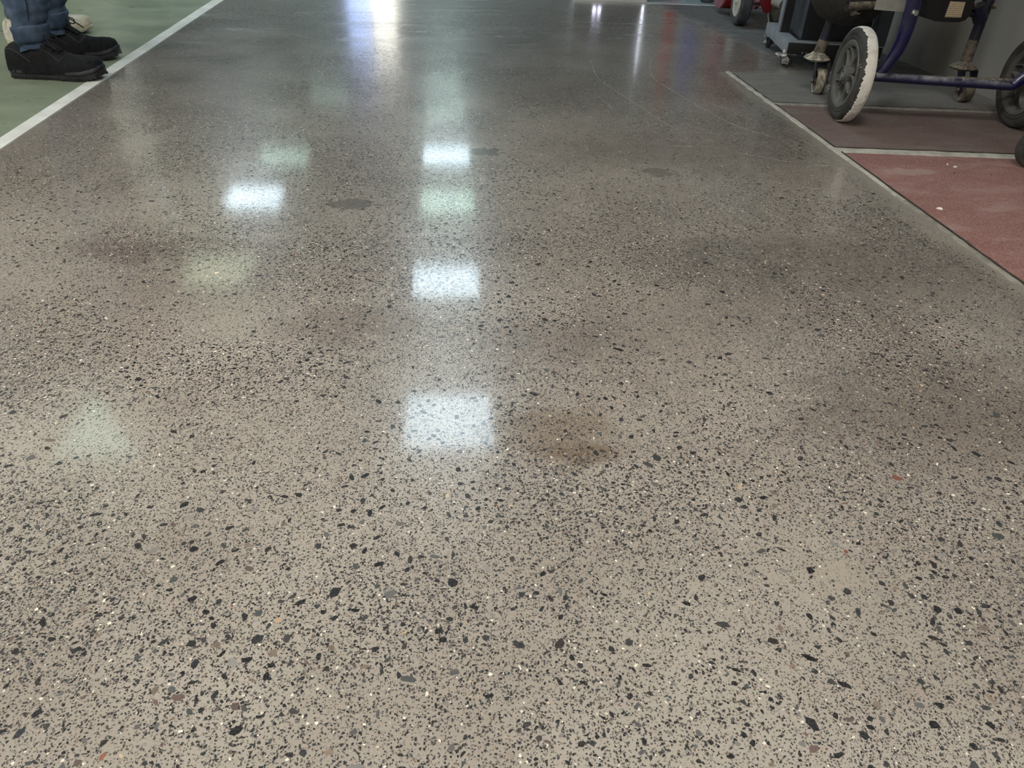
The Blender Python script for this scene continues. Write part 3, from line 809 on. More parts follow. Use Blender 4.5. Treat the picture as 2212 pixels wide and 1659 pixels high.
# motor housing with data label
def plane_prism(pix, Y, depth, up=0.0):
    P = [upright(x, y, Y) for x, y in pix]
    if up:
        for i in range(len(P)):
            if pix[i][1] <= 0: P[i] = P[i] + Vector((P[i].x * 0, 0, up))
    n = len(P); b = MB()
    b.loft([[p for p in P], [p + Vector((0, depth, 0)) for p in P]])
    return b
b = plane_prism([(1985, 0), (1996, 30), (2006, 41), (2020, 46), (2050, 48), (2072, 48), (2085, 44), (2096, 32), (2104, 0)], 2.36, .15, .22)
mh = b.build('motor_housing', M['black_plastic'], sp, angle=30)
q0, q1 = upright(2045, 38, 2.358).z, upright(2045, 3, 2.358).z
M['label'] = label_mat(q0, q1)
plane_prism([(2053, 3), (2086, 4.5), (2076, 38), (2041, 37)], 2.3585, .001).build('data_label', M['label'], mh, smooth=False)
b = MB(); b.tube([upright(2085, 26, 2.42), upright(2122, 38, 2.44)], .009, 12)
b.tube([upright(2112, 12, 2.43), upright(2118, 44, 2.43)], .021, 14); b.build('clamp', M['navy_dirty'], sp)
for (x, y) in ((2105, 13), (2147, 14)):
    MB().tube([upright(x - 3, y, 2.41), upright(x + 3, y, 2.41)], .007, 8).build('clamp_bolt', M['grimy'], sp)
# grey cover plate, pump and hopper
plane_prism([(1892, 0), (1889.5, 21), (1953, 26), (1960, 0)], 2.29, .004, .20).build('cover_plate', M['plate'], sp, smooth=False)
hop = MB(Matrix.Translation(upright(1838, -10, 2.50)) @ Matrix.Rotation(-pi / 2, 4, 'Y'))
hop.lathe([(0.0, -.080), (.045, -.078), (.085, -.060), (.110, -.030), (.120, .0), (.124, .10), (.124, .22), (.118, .22), (.110, .0), (0.0, -.05)], 40)
hop.build('hopper', M['hopper'], sp)
pd_ = MB(); c = upright(1835, -4, 2.38)
pd_.tube([upright(1893, 11, 2.38), upright(1832, 14, 2.36)], .0115, 18, cap=False)
pd_.tube([upright(1832, 14, 2.36), upright(1893, 11, 2.38)], .0090, 18, cap=True)
pd_.tube([upright(1834, 14, 2.361), upright(1831.4, 14, 2.3595)], [.0128, .0128], 18, cap=False)
fp = pd_.build('fluid_pipe', M['grimy'], sp)
MB().tube([upright(1832.6, 14, 2.3600), upright(1831.6, 14, 2.3590)], .0093, 20).build('bore_shade', M['black_plastic'], fp)  # black disc paints the shade inside the open pipe end
b = MB(); b.tube(smooth_path([upright(1849, 17, 2.37), upright(1843, 24, 2.37), upright(1845, 33, 2.37)], 4), [.011, .012, .010, .009, .008, .009, .010, .009, .006], 9)
b.tube([upright(1845, 30, 2.37), upright(1858, 29, 2.37)], [.005, .002], 6)
b.build('dried_paint', M['paint_crust'] if False else M['grimy'], sp)
b = MB(Matrix.Translation(upright(1797, 1, 2.46)) @ Matrix.Rotation(.6, 4, 'Z')); b.lathe([(0, -.016), (.008, -.016), (.009, -.006), (.013, -.005), (.013, .006), (.008, .008), (.008, .05)], 14)
b.build('hose_fitting', M['steel'], sp)
b = MB(); b.tube(smooth_path([upright(1826, 4, 2.44), upright(1860, 0, 2.44), upright(1905, -6, 2.44)], 5), .010, 10); b.build('brace', M['blue'], sp)

# ------------------------------------------------------------------ black equipment trolley on casters
C0 = Vector((1.297, 2.93, 0))
TM = Matrix.Translation(C0) @ Matrix.Rotation(radians(-10.5), 4, 'Z')
tr = thing('equipment_trolley', 'black equipment trolley on a grey steel frame with chrome casters behind the paint sprayer', 'trolley', (1.45, 3.1, 0))
Wd, Dp = .355, .43
b = MB(TM)
b.box((0, 0, .048), (.046, Dp, .092), .003).box((Wd - .046, 0, .048), (Wd, Dp, .092), .003)
b.box((.046, 0, .048), (Wd - .046, .040, .0915), .003).box((.046, Dp - .04, .048), (Wd - .046, Dp, .0915), .003)
b.build('base_frame', M['slate'], tr)
MB(TM).box((.006, -.0015, .049), (Wd - .004, .0015, .088), .0005).build('front_plate', M['black_metal'], tr)
b = MB(TM); b.box((.002, .185, .092), (.006, .23, .80)).box((.002, .185, .092), (.040, .189, .80)); b.build('post', M['slate'], tr, smooth=False)
MB(TM).box((.007, .1835, .094), (.040, .1849, .80)).build('post_face', M['black_metal'], tr, smooth=False)
b = MB(TM); b.box((Wd - .05, .0, .0915), (Wd - .046, .045, .80)).box((Wd - .05, .0, .0915), (Wd, .004, .80)); b.build('post', M['slate_dark'], tr, smooth=False)
bd = MB(TM).box((.060, .040, .093), (Wd - .052, Dp - .03, .78), .006).build('body', M['black_metal'], tr)
MB(TM).box((.0555, .044, .096), (.0605, Dp - .034, .775), .002).build('side_sheen', M['slate_dark'], tr)  # lighter tone paints the grey-blue reflection on the black body's left face
for (x, y, brake) in ((.022, .022, 1), (.022, Dp - .03, 0), (Wd - .022, .022, 0), (Wd - .022, Dp - .03, 0)):
    c = TM @ Vector((x - .008, y - .012, .0205))
    cp = small_caster(tr, c, .0205, .014, .9 if brake else -.1, (M['steel'], M['tyre_dark'], None, None, M['steel']), .047, painted=False)
    MB(TM).box((x - .022, y - .022, .0445), (x + .022, y + .022, .0480), .001).build('mount_plate', M['steel'], cp)
    if brake:
        q = TM @ Vector((x - .004, y - .012, .036))
        b = MB(); b.tube(smooth_path([q, q + Vector((-.016, -.006, .003)), q + Vector((-.030, -.010, .000)), q + Vector((-.046, -.014, .006))], 4), .0038, 8, flat=1.8)
        b.build('brake_lever', M['steel'], cp)
for x in (.06, .075): MB(TM).box((x, -.004, .052), (x + .006, .0, .058), .001).build('screw', M['steel'], tr)
MB(TM).box((-.006, .004, .049), (.010, .018, .060), .002).build('corner_cap', M['white_trim'], tr)

# ------------------------------------------------------------------ red machine with wheels
rm = thing('red_machine', 'red wheeled floor machine with a cylindrical tank and pale-rimmed wheels behind the black trolley', 'machine', (1.55, 3.95, 0))
b = MB(Matrix.Translation((1.440, 4.20, .115))); b.lathe([(0, 0.0), (.088, .0), (.092, .004), (.092, .20), (.088, .204), (0, .204)], 36); tk = b.build('tank', M['red'], rm)
b = MB(Matrix.Translation((1.440, 4.20, .115))); b.lathe([(0, -.012), (.080, -.010), (.094, -.004), (.094, .006), (.0, .006)], 36); b.build('tank_cap', M['pink'], tk)
def disc_wheel(parent, c, r, w, yaw, tyre, rim, pale=False):
    Wm = wheel_matrix(c, yaw, 0); h = w / 2
    part = MB(Wm).lathe([(.62*r, -.9*h), (.70*r, -h), (.92*r, -h), (r, -.7*h), (r, .7*h), (.92*r, h), (.70*r, h), (.62*r, .9*h)], 48, closed=True).build('wheel', tyre, parent)
    b = MB(Wm); b.lathe([(.64*r, -.92*h), (.60*r, -1.0*h), (.52*r, -.55*h), (.30*r, -.40*h), (.26*r, -.9*h), (.12*r, -1.0*h), (.10*r, -1.3*h), (0, -1.3*h)], 40)
    b.lathe([(.64*r, .9*h), (.3*r, .5*h), (0, .5*h)], 40)
    hb = b.build('rim', rim, part)
    for k in range(5):
        a = 2 * pi * k / 5 + .4
        q = MB(Wm); q.lathe([(0, -.02*h), (.07*r, -.02*h), (.07*r, .02*h), (0, .02*h)], 12)
        dv = Wm.to_3x3() @ Vector((-.52*h, cos(a) * .41*r, sin(a) * .41*r))
        q.v = [v + dv for v in q.v]
        q.build('rim_hole', M['black_plastic'], part)
    if pale:
        MB(Wm).lathe([(.90*r, -1.05*h), (1.004*r, -1.1*h), (1.01*r, .2*h), (.95*r, .2*h)], 48, closed=True).build('tread_band', M['pale_edge'], part)
    return part
disc_wheel(rm, Vector((1.434, 3.850, .102)), .102, .052, -.08, M['grey_tyre'], M['hub_pale'])
disc_wheel(rm, Vector((1.575, 3.74, .105)), .105, .014, .02, M['black_plastic'], M['grimy'], True)
disc_wheel(rm, Vector((1.585, 3.56, .125)), .125, .016, .02, M['black_plastic'], M['black_metal'], True)
hs = upright(1663, -10, 3.60)
b = MB(); P = [(upright(x, y, 3.62)) for x, y in ((1650, -30), (1649, 8), (1652, 18), (1657, 30), (1666, 22), (1671, 6), (1673, -30))]
b.loft([P, [p + Vector((0, .05, 0)) for p in P]]); b.build('guard', M['red_dark'], rm)
b = MB(); P = [(upright(x, y, 3.90)) for x, y in ((1612, -150), (1612, -25), (1675, -25), (1675, -150))]
b.loft([P, [p + Vector((0, .25, 0)) for p in P]]); b.build('engine_cover', M['red'], rm)
b = MB(); b.tube([upright(1672, 3, 3.45), upright(1690, 10, 3.40)], .017, 14); b.build('handle_tube', M['plate'], rm)
b = MB(); b.tube([upright(1620, 3, 3.80), upright(1648, 1, 3.74)], .010, 10); b.tube([upright(1622, 6, 3.80), upright(1627, 18, 3.80)], .011, 10); b.tube([upright(1628, 12, 3.80), upright(1640, 13, 3.80)], .007, 10)
b.build('axle_bracket', M['pink'], rm)
b = MB(); b.tube([Vector((1.41, 3.85, .102)), Vector((1.62, 3.84, .102))], .010, 10); b.tube([Vector((1.55, 3.84, .102)), Vector((1.56, 4.0, .25))], .012, 10); b.tube([Vector((1.57, 3.74, .105)), Vector((1.585, 3.56, .125))], .010, 10)
b.tube([Vector((1.55, 4.2, .12)), Vector((1.56, 4.0, .30))], .02, 10)
b.build('chassis', M['black_metal'], rm)

# far grey cart: one wheel shows at the top edge
gc = thing('grey_cart', 'grey wheeled cart at the top edge left of the red tank', 'cart', (1.5, 4.6, 0))
disc_wheel(gc, Vector((1.490, 4.545, .062)), .062, .03, 1.25, M['grey_tyre'], M['plate'])
disc_wheel(gc, Vector((1.490, 4.75, .062)), .062, .03, 1.25, M['grey_tyre'], M['plate'])
MB().box((1.45, 4.50, .13), (1.82, 4.80, .17), .006).build('deck', M['plate'], gc)
for yy in (4.535, 4.74):
    for xx in (1.465, 1.505): MB().box((xx, yy, .06), (xx + .01, yy + .025, .13)).build('fork', M['black_metal'], gc)
for yy in (4.55, 4.75): MB().tube([(1.80, yy, 0), (1.80, yy, .14)], .012, 10).build('stand_leg', M['black_metal'], gc)

# machine at the right edge: one black wheel shows
tt = thing('hand_truck', 'small black solid wheel of a hand truck at the right edge of the picture', 'hand truck', (1.55, 1.8, 0))
Wm = wheel_matrix(Vector((1.522, 1.790, .052)), radians(82), 0)
MB(Wm).lathe([(.60*.052, -.013), (.82*.052, -.014), (.96*.052, -.012), (.052, -.007), (.052, .007), (.96*.052, .012), (.82*.052, .014), (.60*.052, .013)], 48, closed=True).build('wheel', M['tyre'], tt)
MB(Wm).lathe([(0, -.016), (.012, -.016), (.014, -.010), (.034, -.009), (.034, .009), (.0, .010)], 32).build('hub', M['black_plastic'], tt)
b = MB(); b.tube([(1.522, 1.77, .052), (1.530, 1.86, .052)], .006, 10); b.tube(smooth_path([(1.545, 1.85, .052), (1.62, 1.84, .06), (1.70, 1.83, .16), (1.74, 1.85, .6)], 5), .013, 12); b.build('frame_tube', M['black_metal'], tt)
b = MB(); b.tube([(1.74, 1.85, .02), (1.74, 1.85, .62)], .014, 12); b.box((1.66, 1.80, 0.0), (1.84, 1.90, .012)); b.build('upright', M['black_metal'], tt)

# ------------------------------------------------------------------ cabinet and drums beyond the far edge of the frame
cb = thing('dark_cabinet', 'dark navy cabinet with a white plinth at the top edge, mirrored in the polished floor', 'cabinet', (.94, 4.7, 0))
CM = Matrix.Translation((.735, 4.525, 0)) @ Matrix.Rotation(radians(-5), 4, 'Z')
MB(CM).box((0, 0.0, .018), (.385, .40, .36), .003).build('carcass', M['navy_cabinet'], cb)
MB(CM).box((-.004, -.012, 0), (.397, .40, .018), .001).build('plinth', M['white_trim'], cb)
d = MB(CM).box((.004, -.008, .024), (.372, .0, .355), .002).build('door', M['navy_cabinet'], cb)
MB(CM).box((.374, -.012, .018), (.386, .004, .36), .001).build('added_edge_glow', glow('added edge glow', lin(235, 240, 255), 3.0), cb)  # trim made to glow, added for the bright line mirrored in the floor
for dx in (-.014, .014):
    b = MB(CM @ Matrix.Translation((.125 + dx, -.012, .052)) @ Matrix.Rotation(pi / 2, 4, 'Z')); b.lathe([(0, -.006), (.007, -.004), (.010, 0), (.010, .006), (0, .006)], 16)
    b.build('added_glow_lens', glow('added cabinet glow', lin(226, 226, 255), 12.0), d)  # glowing lenses added for the bright spots mirrored in the floor
for (x, y, r, hgt, mat, lab, col) in ((1.430, 5.02, .036, .72, 'red_drum', 'slim red gas bottle beyond the top edge, mirrored as the left red streak', 'gas bottle'),
                                      (1.578, 5.02, .056, .60, 'blue_drum', 'blue gas bottle beyond the top edge, mirrored as the blue streak', 'gas bottle'),
                                      (1.748, 5.02, .042, .68, 'red_drum', 'short red gas bottle beyond the grey cart, mirrored as the right red streak', 'gas bottle')):
    t = thing('gas_bottle', lab, col, (x, y, 0), 'gas bottles by the right wall')
    b = MB(Matrix.Translation((x, y, 0)) @ Matrix.Rotation(-pi / 2, 4, 'Y'))
    b.lathe([(0, 0), (r * .9, 0), (r, .01), (r, hgt * .82), (r * .8, hgt * .9), (r * .35, hgt * .95), (r * .3, hgt), (0, hgt)], 32); b.build('cylinder', M[mat], t)
    b = MB(Matrix.Translation((x, y, hgt)) @ Matrix.Rotation(-pi / 2, 4, 'Y'))
    b.lathe([(r * .2, 0), (r * .2, .03), (r * .45, .03), (r * .45, .05), (0, .05)], 16); b.build('valve', M['steel'], t)

# paint flakes on the red slab ------------------------------------------
def flake(px, py, r, lab, seed):
    p = spot(px, py, .0015); rr = random.Random(seed); b = MB()
    k = 9; ang = [2 * pi * i / k for i in range(k)]; rad = [r * rr.uniform(.55, 1.2) for _ in ang]
    e = 1.5
    ring = lambda z, s: [p + Vector((cos(a) * q * s * e, sin(a) * q * s, z + .0012 * mnoise.noise(Vector((a, seed, z * 99))))) for a, q in zip(ang, rad)]
    b.loft([ring(0, .9), ring(.0012, 1.0), ring(.003, .7)])
    return tag(b.build('paint_flake', M['flake'], smooth=False), lab, 'paint flake', 'paint flakes on the red slab')
flake(2030, 452, .0065, 'larger white paint flake lying on the red slab', 3)
flake(2062, 361, .0042, 'smaller round white paint flake near the pale joint on the red slab', 4)
flake(2046, 356, .0016, 'tiny white paint speck left of the round flake on the red slab', 5)
def crumb(px, py, r, lab, seed):
    p = spot(px, py, .0015); b = MB(); rr = random.Random(seed); k = 7
    q = [r * rr.uniform(.6, 1.2) for _ in range(k)]
    b.loft([[p + Vector((cos(2*pi*i/k) * q[i] * s, sin(2*pi*i/k) * q[i] * s, z)) for i in range(k)] for z, s in ((0, .9), (.0012, 1), (.0022, .5))])
    return tag(b.build('grit', M['crumb'], smooth=False), lab, 'grit', 'dark grit on the red slab')
crumb(2061, 375, .0018, 'tiny dark grit below the round white flake', 6)
crumb(2141, 378, .0016, 'tiny dark grit nearest the right edge of the red slab', 7)

# ------------------------------------------------------------------ people
UP = [(0.0, .016, .055), (.03, .028, .086), (.10, .035, .101), (.22, .0375, .104), (.33, .0385, .108), (.40, .0395, .108), (.50, .042, .092), (.60, .0455, .076), (.72, .0475, .068), (.83, .0455, .066), (.91, .039, .060), (.965, .027, .050), (.99, .012, .040)]
SO = [(0.0, .012), (.02, .026), (.07, .034), (.15, .037), (.30, .036), (.45, .038), (.60, .0455), (.72, .0485), (.84, .0465), (.92, .039), (.97, .026), (.995, .010)]
def shoe(parent, hx, yc, L, yaw, um, sm, lm, kind):
    T = Matrix.Translation((hx, yc, .0006)) @ Matrix.Rotation(yaw, 4, 'Z')
    spring = lambda s: .016 * max(0, (s - .74) / .26) ** 1.8 + .004 * max(0, (.10 - s) / .10) ** 2
    b = MB(T); rings = []
    for i in range(37):
        s = i / 36 * .99; wv, hv = interp(UP, s)
        if kind == 'sneaker': hv *= .92
        z0 = .020 + spring(s); ring = []
        tp = .60 if s < .45 else .85
        for j in range(19):
            a = pi * j / 18
            yy = wv * (abs(cos(a)) ** tp) * (1 if cos(a) >= 0 else -1)
            zz = z0 + (hv + spring(s) - z0) * sin(a) ** (.75 if s > .45 else .55)
            narrow = 1 - (.28 if s < .42 else .05) * ((zz - z0) / max(.001, hv - z0)) ** 2
            ring.append(Vector((s * L, yy * narrow, zz)))
        rings.append(ring)
    b.loft(rings)
    part = b.build('shoe', um, parent, angle=70)
    b = MB(T)
    def outline(inset, z):
        up_, dn = [], []
        for i in range(41):
            s = i / 40 * .995; wv = interp(SO, s)[0] - inset
            x = .003 + s * L * .998 + (inset if s < .1 else (-inset if s > .9 else 0)) * .6
            up_.append(Vector((x, wv, z + spring(s)))); dn.append(Vector((x, -wv, z + spring(s))))
        return up_ + dn[::-1]
    zt = .030 if kind != 'sneaker' else .034
    b.loft([outline(.006, 0), outline(.002, .003), outline(-.0005, .010), outline(.0, .0155), outline(.0025, .017), outline(.0, .0185), outline(.0005, .026), outline(.003, zt), outline(.008, zt + .001)])
    if kind != 'sneaker':
        for i in range(26):
            s = .03 + .94 * i / 25
            if .42 < s < .56: continue
            wv = interp(SO, s)[0]
            for sg in (-1, 1):
                x = .003 + s * L
                b.box((x - .0028, sg * (wv - .0035) - .0022, -.0004 + spring(s)), (x + .0028, sg * (wv - .0035) + .0022, .007 + spring(s)))
    b.build('sole', sm, part, angle=50)
    def surf(s, a):                                  # point on the upper
        wv, hv = interp(UP, s)
        if kind == 'sneaker': hv *= .92
        z0 = .020 + spring(s); tp = .60 if s < .45 else .85
        yy = wv * (abs(cos(a)) ** tp) * (1 if cos(a) >= 0 else -1)
        zz = z0 + (hv + spring(s) - z0) * sin(a) ** (.75 if s > .45 else .55)
        return Vector((s * L, yy * (1 - (.28 if s < .42 else .05) * ((zz - z0) / max(.001, hv - z0)) ** 2), zz))
    if kind != 'sneaker':
        b = MB(T)
        for sg in (0, 1):
            f = (lambda a: a) if sg else (lambda a: pi - a)
            b.tube([surf(lerp(.04, .30, t), f(lerp(.95, .16, t))) for t in [i / 10 for i in range(11)]], .0008, 5)
            b.tube([surf(lerp(.26, .60, t), f(.62 + .30 * sin(pi * t * .9) - .05 * t)) for t in [i / 12 for i in range(13)]], .0008, 5)
            b.tube([surf(lerp(.61, .66, sin(t * pi / 2)), f(lerp(.62, 1.45, t))) for t in [i / 10 for i in range(11)]], .0008, 5)
        b.build('stitching', M['seam'], part)
        b = MB(T)
        for r_ in ([(.31, .118), (.36, .122), (.42, .112), (.52, .094), (.60, .078)],):
            P = [Vector((s * L, 0, z)) for s, z in r_]
            b.tube(P, [.010, .014, .017, .019, .018], 12, flat=.28, up=(0, 0, 1)) if False else b.loft([[p + Vector((0, w_ * c_, .006 * (1 - c_ * c_) + dz)) for c_, dz in ((-1, 0), (-.5, 0), (0, 0), (.5, 0), (1, 0), (.5, -.004), (0, -.004), (-.5, -.004))] for p, w_ in zip(P, (.014, .019, .021, .021, .019))])
        b.build('tongue', um, part, angle=60)
        b = MB(T)
        rows = [(.41, 1.05), (.47, 1.08), (.53, 1.10), (.58, 1.12)]
        for i, (s, a) in enumerate(rows):
            pl, pr = surf(s, pi - a), surf(s, a)
            mid = (pl + pr) / 2 + Vector((0, 0, .010))
            b.tube(smooth_path([pl, pl.lerp(mid, .6) + Vector((0, 0, .004)), mid, pr.lerp(mid, .6) + Vector((0, 0, .004)), pr], 3), .0019, 6)
            if i:
                b.tube(smooth_path([surf(rows[i-1][0], pi - rows[i-1][1]), mid + Vector((-.006, 0, .003)), pr], 3), .0017, 6)
        k = surf(.42, pi / 2) + Vector((.004, 0, .010))
        for sg in (-1, 1):
            b.tube(smooth_path([k, k + Vector((.012, sg * .012, .010)), k + Vector((.030, sg * .022, .004)), k + Vector((.030, sg * .018, -.010)), k + Vector((.010, sg * .008, -.002)), k], 5), .0019, 6)
            b.tube(smooth_path([k, k + Vector((.016, sg * .016, .006)), k + Vector((.034, sg * .030, -.010)), k + Vector((.052, sg * .034, -.026))], 5), .0019, 6)
        b.build('lace', lm, part)
        b = MB(T)
        for s, a in rows:
            for f in (a - .10, pi - a + .10):
                q = surf(s, f); m = Matrix.Translation(q)
                b.tube([q + Vector((0, 0, .0015)), q - Vector((0, 0, .002))], .0036, 10)
        b.build('eyelet', M['black_metal'], part)['kind'] = 'stuff'
    else:
        b = MB(T)
        for sg in (0, 1):
            f = (lambda a: a) if sg else (lambda a: pi - a)
            for q in range(5):
                b.tube([surf(.05 + .012 * q + .02 * t, f(lerp(.25, 1.1, t))) for t in [i / 6 for i in range(7)]], .0009, 5)
            b.tube([surf(lerp(.30, .72, t), f(.55 + .25 * sin(pi * t))) for t in [i / 10 for i in range(11)]], .0010, 5)
        for s in (.46, .52, .58):
            b.tube([surf(s, lerp(1.0, pi - 1.0, t)) + Vector((0, 0, .002)) for t in [i / 6 for i in range(7)]], .0022, 6)
        b.build('lace', lm, part)
        b = MB(T); b.loft([[surf(s, pi * j / 14) * 1.0 + Vector((.002, 0, .0008)) for j in range(15)] for s in (.90, .93, .96, .985)], True, True); b.build('toe_cap', sm, part)
    return part

def trouser_leg(b, cx, cy, prof, seed, fold):
    """rings of (z, x offset, rx, ry); fold = depth of the stacked creases near the hem"""
    rings = []
    zs = np.concatenate([np.linspace(prof[0][0], .24, 64), np.linspace(.26, prof[-1][0], 26)])
    for z in zs:
        ox, rx, ry = interp(prof, z); ring = []
        for j in range(44):
            a = 2 * pi * j / 44
            low = max(0, 1 - (z - prof[0][0]) / .20)
            n1 = mnoise.noise(Vector((cos(a) * 1.3 + seed, sin(a) * 1.3, z * 26)))
            n2 = mnoise.noise(Vector((cos(a) * .9 + seed * 2, sin(a) * .9, z * 60)))
            st = sin((z + .010 * sin(a + seed)) * 190) * .5 + .5 * sin((z + .016 * cos(a)) * 95)
            k = fold * low * (.8 * st + 1.2 * n2) + .006 * n1 + .003 * mnoise.noise(Vector((cos(a) * 3, sin(a) * 3, z * 9 + seed)))
            sag = -.014 * max(0, -cos(a)) * max(0, 1 - (z - prof[0][0]) / .05)
            ring.append(Vector((cx + ox + cos(a) * (rx + k), cy + sin(a) * (ry + k), z + sag)))
        rings.append(ring)
    b.loft(rings, True, True)

def person(label, legs, hip, trouser, shirt, shoe_args, name_trousers, hz, fold, seam, cuff):
    t = thing('person', label, 'person', (hip[0], hip[1], 0))
    hx, hy = hip
    # body: one continuous skinned figure
    J = {'pel': (hx, hy, .93, .10), 'sp': (hx, hy, 1.12, .10), 'ch': (hx, hy, 1.32, .115), 'nk': (hx - .005, hy, 1.46, .055), 'hd0': (hx + .01, hy, 1.53, .065), 'hd': (hx + .015, hy, 1.62, .088), 'cr': (hx + .005, hy, 1.70, .070),
         'nose': (hx + .105, hy, 1.605, .012)}
    E = [('pel', 'sp'), ('sp', 'ch'), ('ch', 'nk'), ('nk', 'hd0'), ('hd0', 'hd'), ('hd', 'cr'), ('hd', 'nose')]
    for sg, nm in ((1, 'l'), (-1, 'r')):
        lx, ly = legs[0 if sg < 0 else 1]
        J.update({nm + 'hip': (hx, hy + sg * .085, .86, .085), nm + 'kn': ((hx + lx) / 2 + .03, (hy + sg * .085 + ly) / 2, .48, .052), nm + 'an': (lx, ly, .085, .034),
                  nm + 'sh': (hx, hy + sg * .19, 1.38, .055), nm + 'el': (hx - .03, hy + sg * .25, 1.10, .040), nm + 'wr': (hx + .10, hy + sg * .25, .90, .026), nm + 'pa': (hx + .135, hy + sg * .25, .85, .028)})
        E += [('pel', nm + 'hip'), (nm + 'hip', nm + 'kn'), (nm + 'kn', nm + 'an'), ('ch', nm + 'sh'), (nm + 'sh', nm + 'el'), (nm + 'el', nm + 'wr'), (nm + 'wr', nm + 'pa')]
        for f, (dx, dyy, ln_) in enumerate(((.018, -.020, .060), (.022, -.007, .070), (.020, .007, .066), (.014, .020, .052))):
            bx, by, bz = hx + .135 + dx, hy + sg * .25 + dyy, .83
            J[f'{nm}f{f}a'] = (bx, by, bz - .012, .009); J[f'{nm}f{f}b'] = (bx + .006, by, bz - ln_ * .6, .0085); J[f'{nm}f{f}c'] = (bx - .004, by, bz - ln_, .007)
            E += [(nm + 'pa', f'{nm}f{f}a'), (f'{nm}f{f}a', f'{nm}f{f}b'), (f'{nm}f{f}b', f'{nm}f{f}c')]
        J[nm + 'tha'] = (hx + .165, hy + sg * .25 - sg * .022, .855, .010); J[nm + 'thb'] = (hx + .180, hy + sg * .25 - sg * .026, .815, .009)
        E += [(nm + 'pa', nm + 'tha'), (nm + 'tha', nm + 'thb')]
    keys = list(J); me = bpy.data.meshes.new('body')
    me.from_pydata([J[k][:3] for k in keys], [(keys.index(a), keys.index(c)) for a, c in E], [])
    o = bpy.data.objects.new('body', me); COL.objects.link(o)
    md = o.modifiers.new('skin', 'SKIN'); md.use_smooth_shade = True
    sv = me.skin_vertices[0].data if me.skin_vertices else None
    if sv is None:
        bm = bmesh.new(); bm.from_mesh(me); bm.verts.layers.skin.verify(); bm.to_mesh(me); bm.free(); sv = me.skin_vertices[0].data
    for i, k in enumerate(keys): sv[i].radius = (J[k][3], J[k][3]); sv[i].use_root = (k == 'pel')
    o.modifiers.new('sub', 'SUBSURF').render_levels = 2
    me.materials.append(M['skin']); adopt(o, t)
    # trousers
    b = MB()
    for i, (lx, ly) in enumerate(legs):
        trouser_leg(b, lx, ly, [(hz[i], 0, .042, .044), (hz[i] + .05, .002, .045, .047), (.22, .014, .064, .058), (.48, .03 + (hx - lx) * .5, .076, .072), (.86, hx - lx, .100, .092)], 1.7 + 3 * i, fold)
    b.loft([[Vector((hx + cos(2*pi*j/32) * rx, hy + sin(2*pi*j/32) * ry, z)) for j in range(32)] for z, rx, ry in ((.78, .085, .14), (.86, .112, .165), (.96, .115, .165), (1.03, .105, .155))])
    tr_ = b.build(name_trousers, trouser, t, angle=75)
    if seam:
        for i, (lx, ly) in enumerate(legs):
            b = MB(); P = []
            for z in np.linspace(.17, .40, 24):
                ox, rx, ry = interp([(hz[i], 0, .042, .044), (hz[i] + .05, .002, .045, .047), (.22, .014, .064, .058), (.48, .03 + (hx - lx) * .5, .076, .072)], z)
                a = -pi / 2 + .42
                P.append(Vector((lx + ox + cos(a) * (rx + .004), ly + sin(a) * (ry + .004), z)))
            b.tube(P, .0022, 6); b.build('side_seam', M['denim_seam'], tr_)
    if cuff:
        for i, (lx, ly) in enumerate(legs):
            b = MB(); rings = []
            for z, dr in ((hz[i] + .018, -.004), (hz[i] + .018, .0030), (hz[i] + .03, .0055), (hz[i] + .050, .0045), (hz[i] + .062, .0075), (hz[i] + .066, .0055), (hz[i] + .067, -.006)):
                ox, rx, ry = interp([(hz[i], 0, .042, .044), (hz[i] + .05, .002, .045, .047), (.22, .014, .064, .058)], z)
                rings.append([Vector((lx + ox + cos(a) * (rx + dr + .005 * mnoise.noise(Vector((cos(a) * 2, sin(a) * 2, i * 7 + z * 20)))), ly + sin(a) * (ry + dr + .004 * mnoise.noise(Vector((cos(a) * 2, sin(a) * 2, i * 9 + z * 20)))),
                                      z + .008 * cos(a) * 0 - .010 * max(0, -cos(a)) + .004 * mnoise.noise(Vector((cos(a), sin(a), i + 3))))) for a in [2*pi*j/44 for j in range(44)]])
            b.loft(rings, False, False); b.build('cuff', trouser, tr_, angle=75)
    # shirt
    b = MB(); S = 28
    b.loft([[Vector((hx + ox + cos(2*pi*j/S) * rx, hy + sin(2*pi*j/S) * ry, z)) for j in range(S)] for z, ox, rx, ry in ((.90, 0, .125, .178), (1.0, 0, .122, .172), (1.15, 0, .122, .170), (1.30, 0, .130, .195), (1.40, 0, .115, .20), (1.445, -.005, .075, .12), (1.475, -.005, .062, .068))])
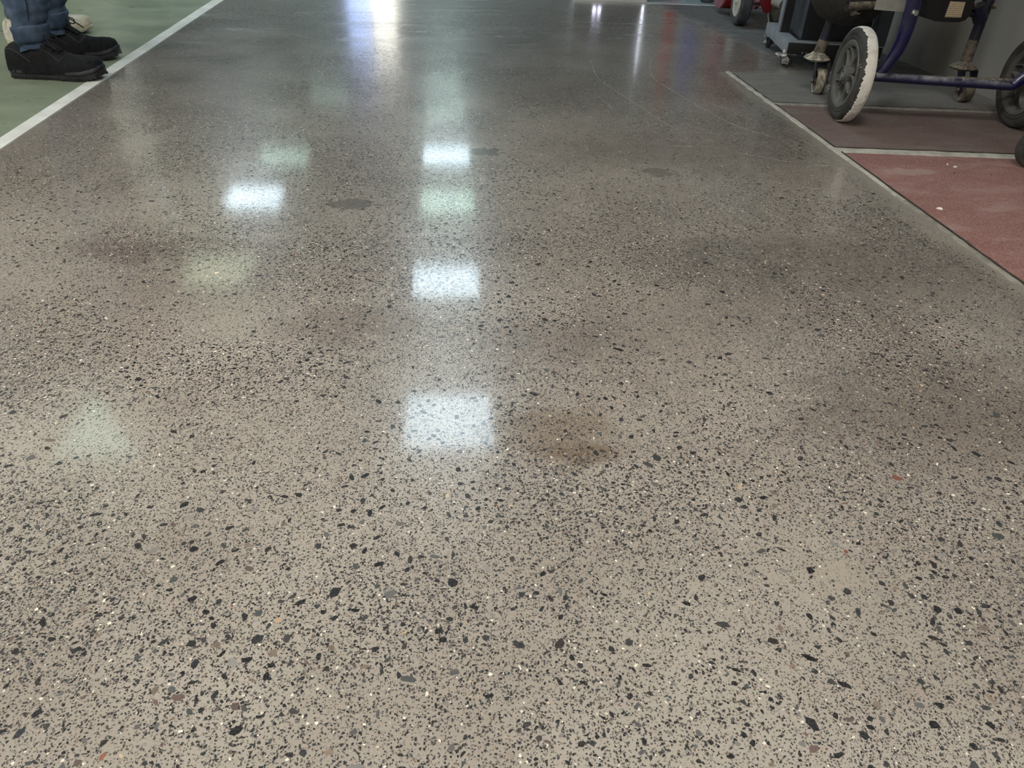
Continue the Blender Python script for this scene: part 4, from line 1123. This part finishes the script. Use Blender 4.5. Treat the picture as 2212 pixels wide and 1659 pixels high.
    for sg in (1, -1):
        b.tube(smooth_path([(hx, hy + sg * .16, 1.385), (hx, hy + sg * .205, 1.36), (hx - .025, hy + sg * .25, 1.12), (hx + .03, hy + sg * .255, 1.0), (hx + .085, hy + sg * .25, .92)], 5), [.070] * 6 + [.060] * 5 + [.052] * 5 + [.046] * 5, 16)
    b.build('shirt', shirt, t, angle=60)
    b = MB()
    rings = []
    for i in range(8):
        ph = pi / 2 * i / 7
        rings.append([Vector((hx - .005 + cos(a) * .102 * cos(ph) - .012 * (1 - sin(ph)), hy + sin(a) * .092 * cos(ph), 1.635 + .03 * max(0, cos(a)) * (1 - sin(ph)) + .122 * sin(ph))) for a in [2*pi*j/28 for j in range(28)]])
    b.loft(rings); b.build('hair', M['hair'], t)
    b = MB()
    for sg in (-1, 1):
        m = Matrix.Translation((hx + .088, hy + sg * .032, 1.625)); MB(m).lathe([(0, -.010), (.007, -.007), (.010, 0), (.007, .007), (0, .010)], 12).build('eye', M['black_plastic'], t)
    b = MB(); b.tube([(hx + .088, hy - .022, 1.565), (hx + .096, hy, 1.562), (hx + .088, hy + .022, 1.565)], .005, 6); b.build('mouth', M['skin'], t)
    for a in shoe_args: shoe(t, *a)
    return t

person('person in blue jeans and black lace-up work shoes standing at the white line', [(-1.249, 2.572), (-1.296, 2.835)], (-1.26, 2.70), M['denim'], M['grey_shirt'],
       [(-1.340, 2.572, .288, radians(-4), M['suede'], M['sole'], M['lace'], 'work'), (-1.392, 2.835, .285, radians(3), M['suede'], M['sole'], M['lace'], 'work')], 'jeans', (.088, .082), .0055, True, True)
person('person in cream sneakers standing behind the one in blue jeans', [(-1.495, 3.04), (-1.575, 3.30)], (-1.52, 3.17), M['khaki'], M['white_shirt'],
       [(-1.562, 3.05, .262, radians(-10), M['sneaker'], M['sneaker_sole'], M['sneaker'], 'sneaker'), (-1.645, 3.30, .285, radians(-2), M['sneaker'], M['sneaker_sole'], M['sneaker'], 'sneaker')], 'trousers', (.105, .105), .003, False, False)
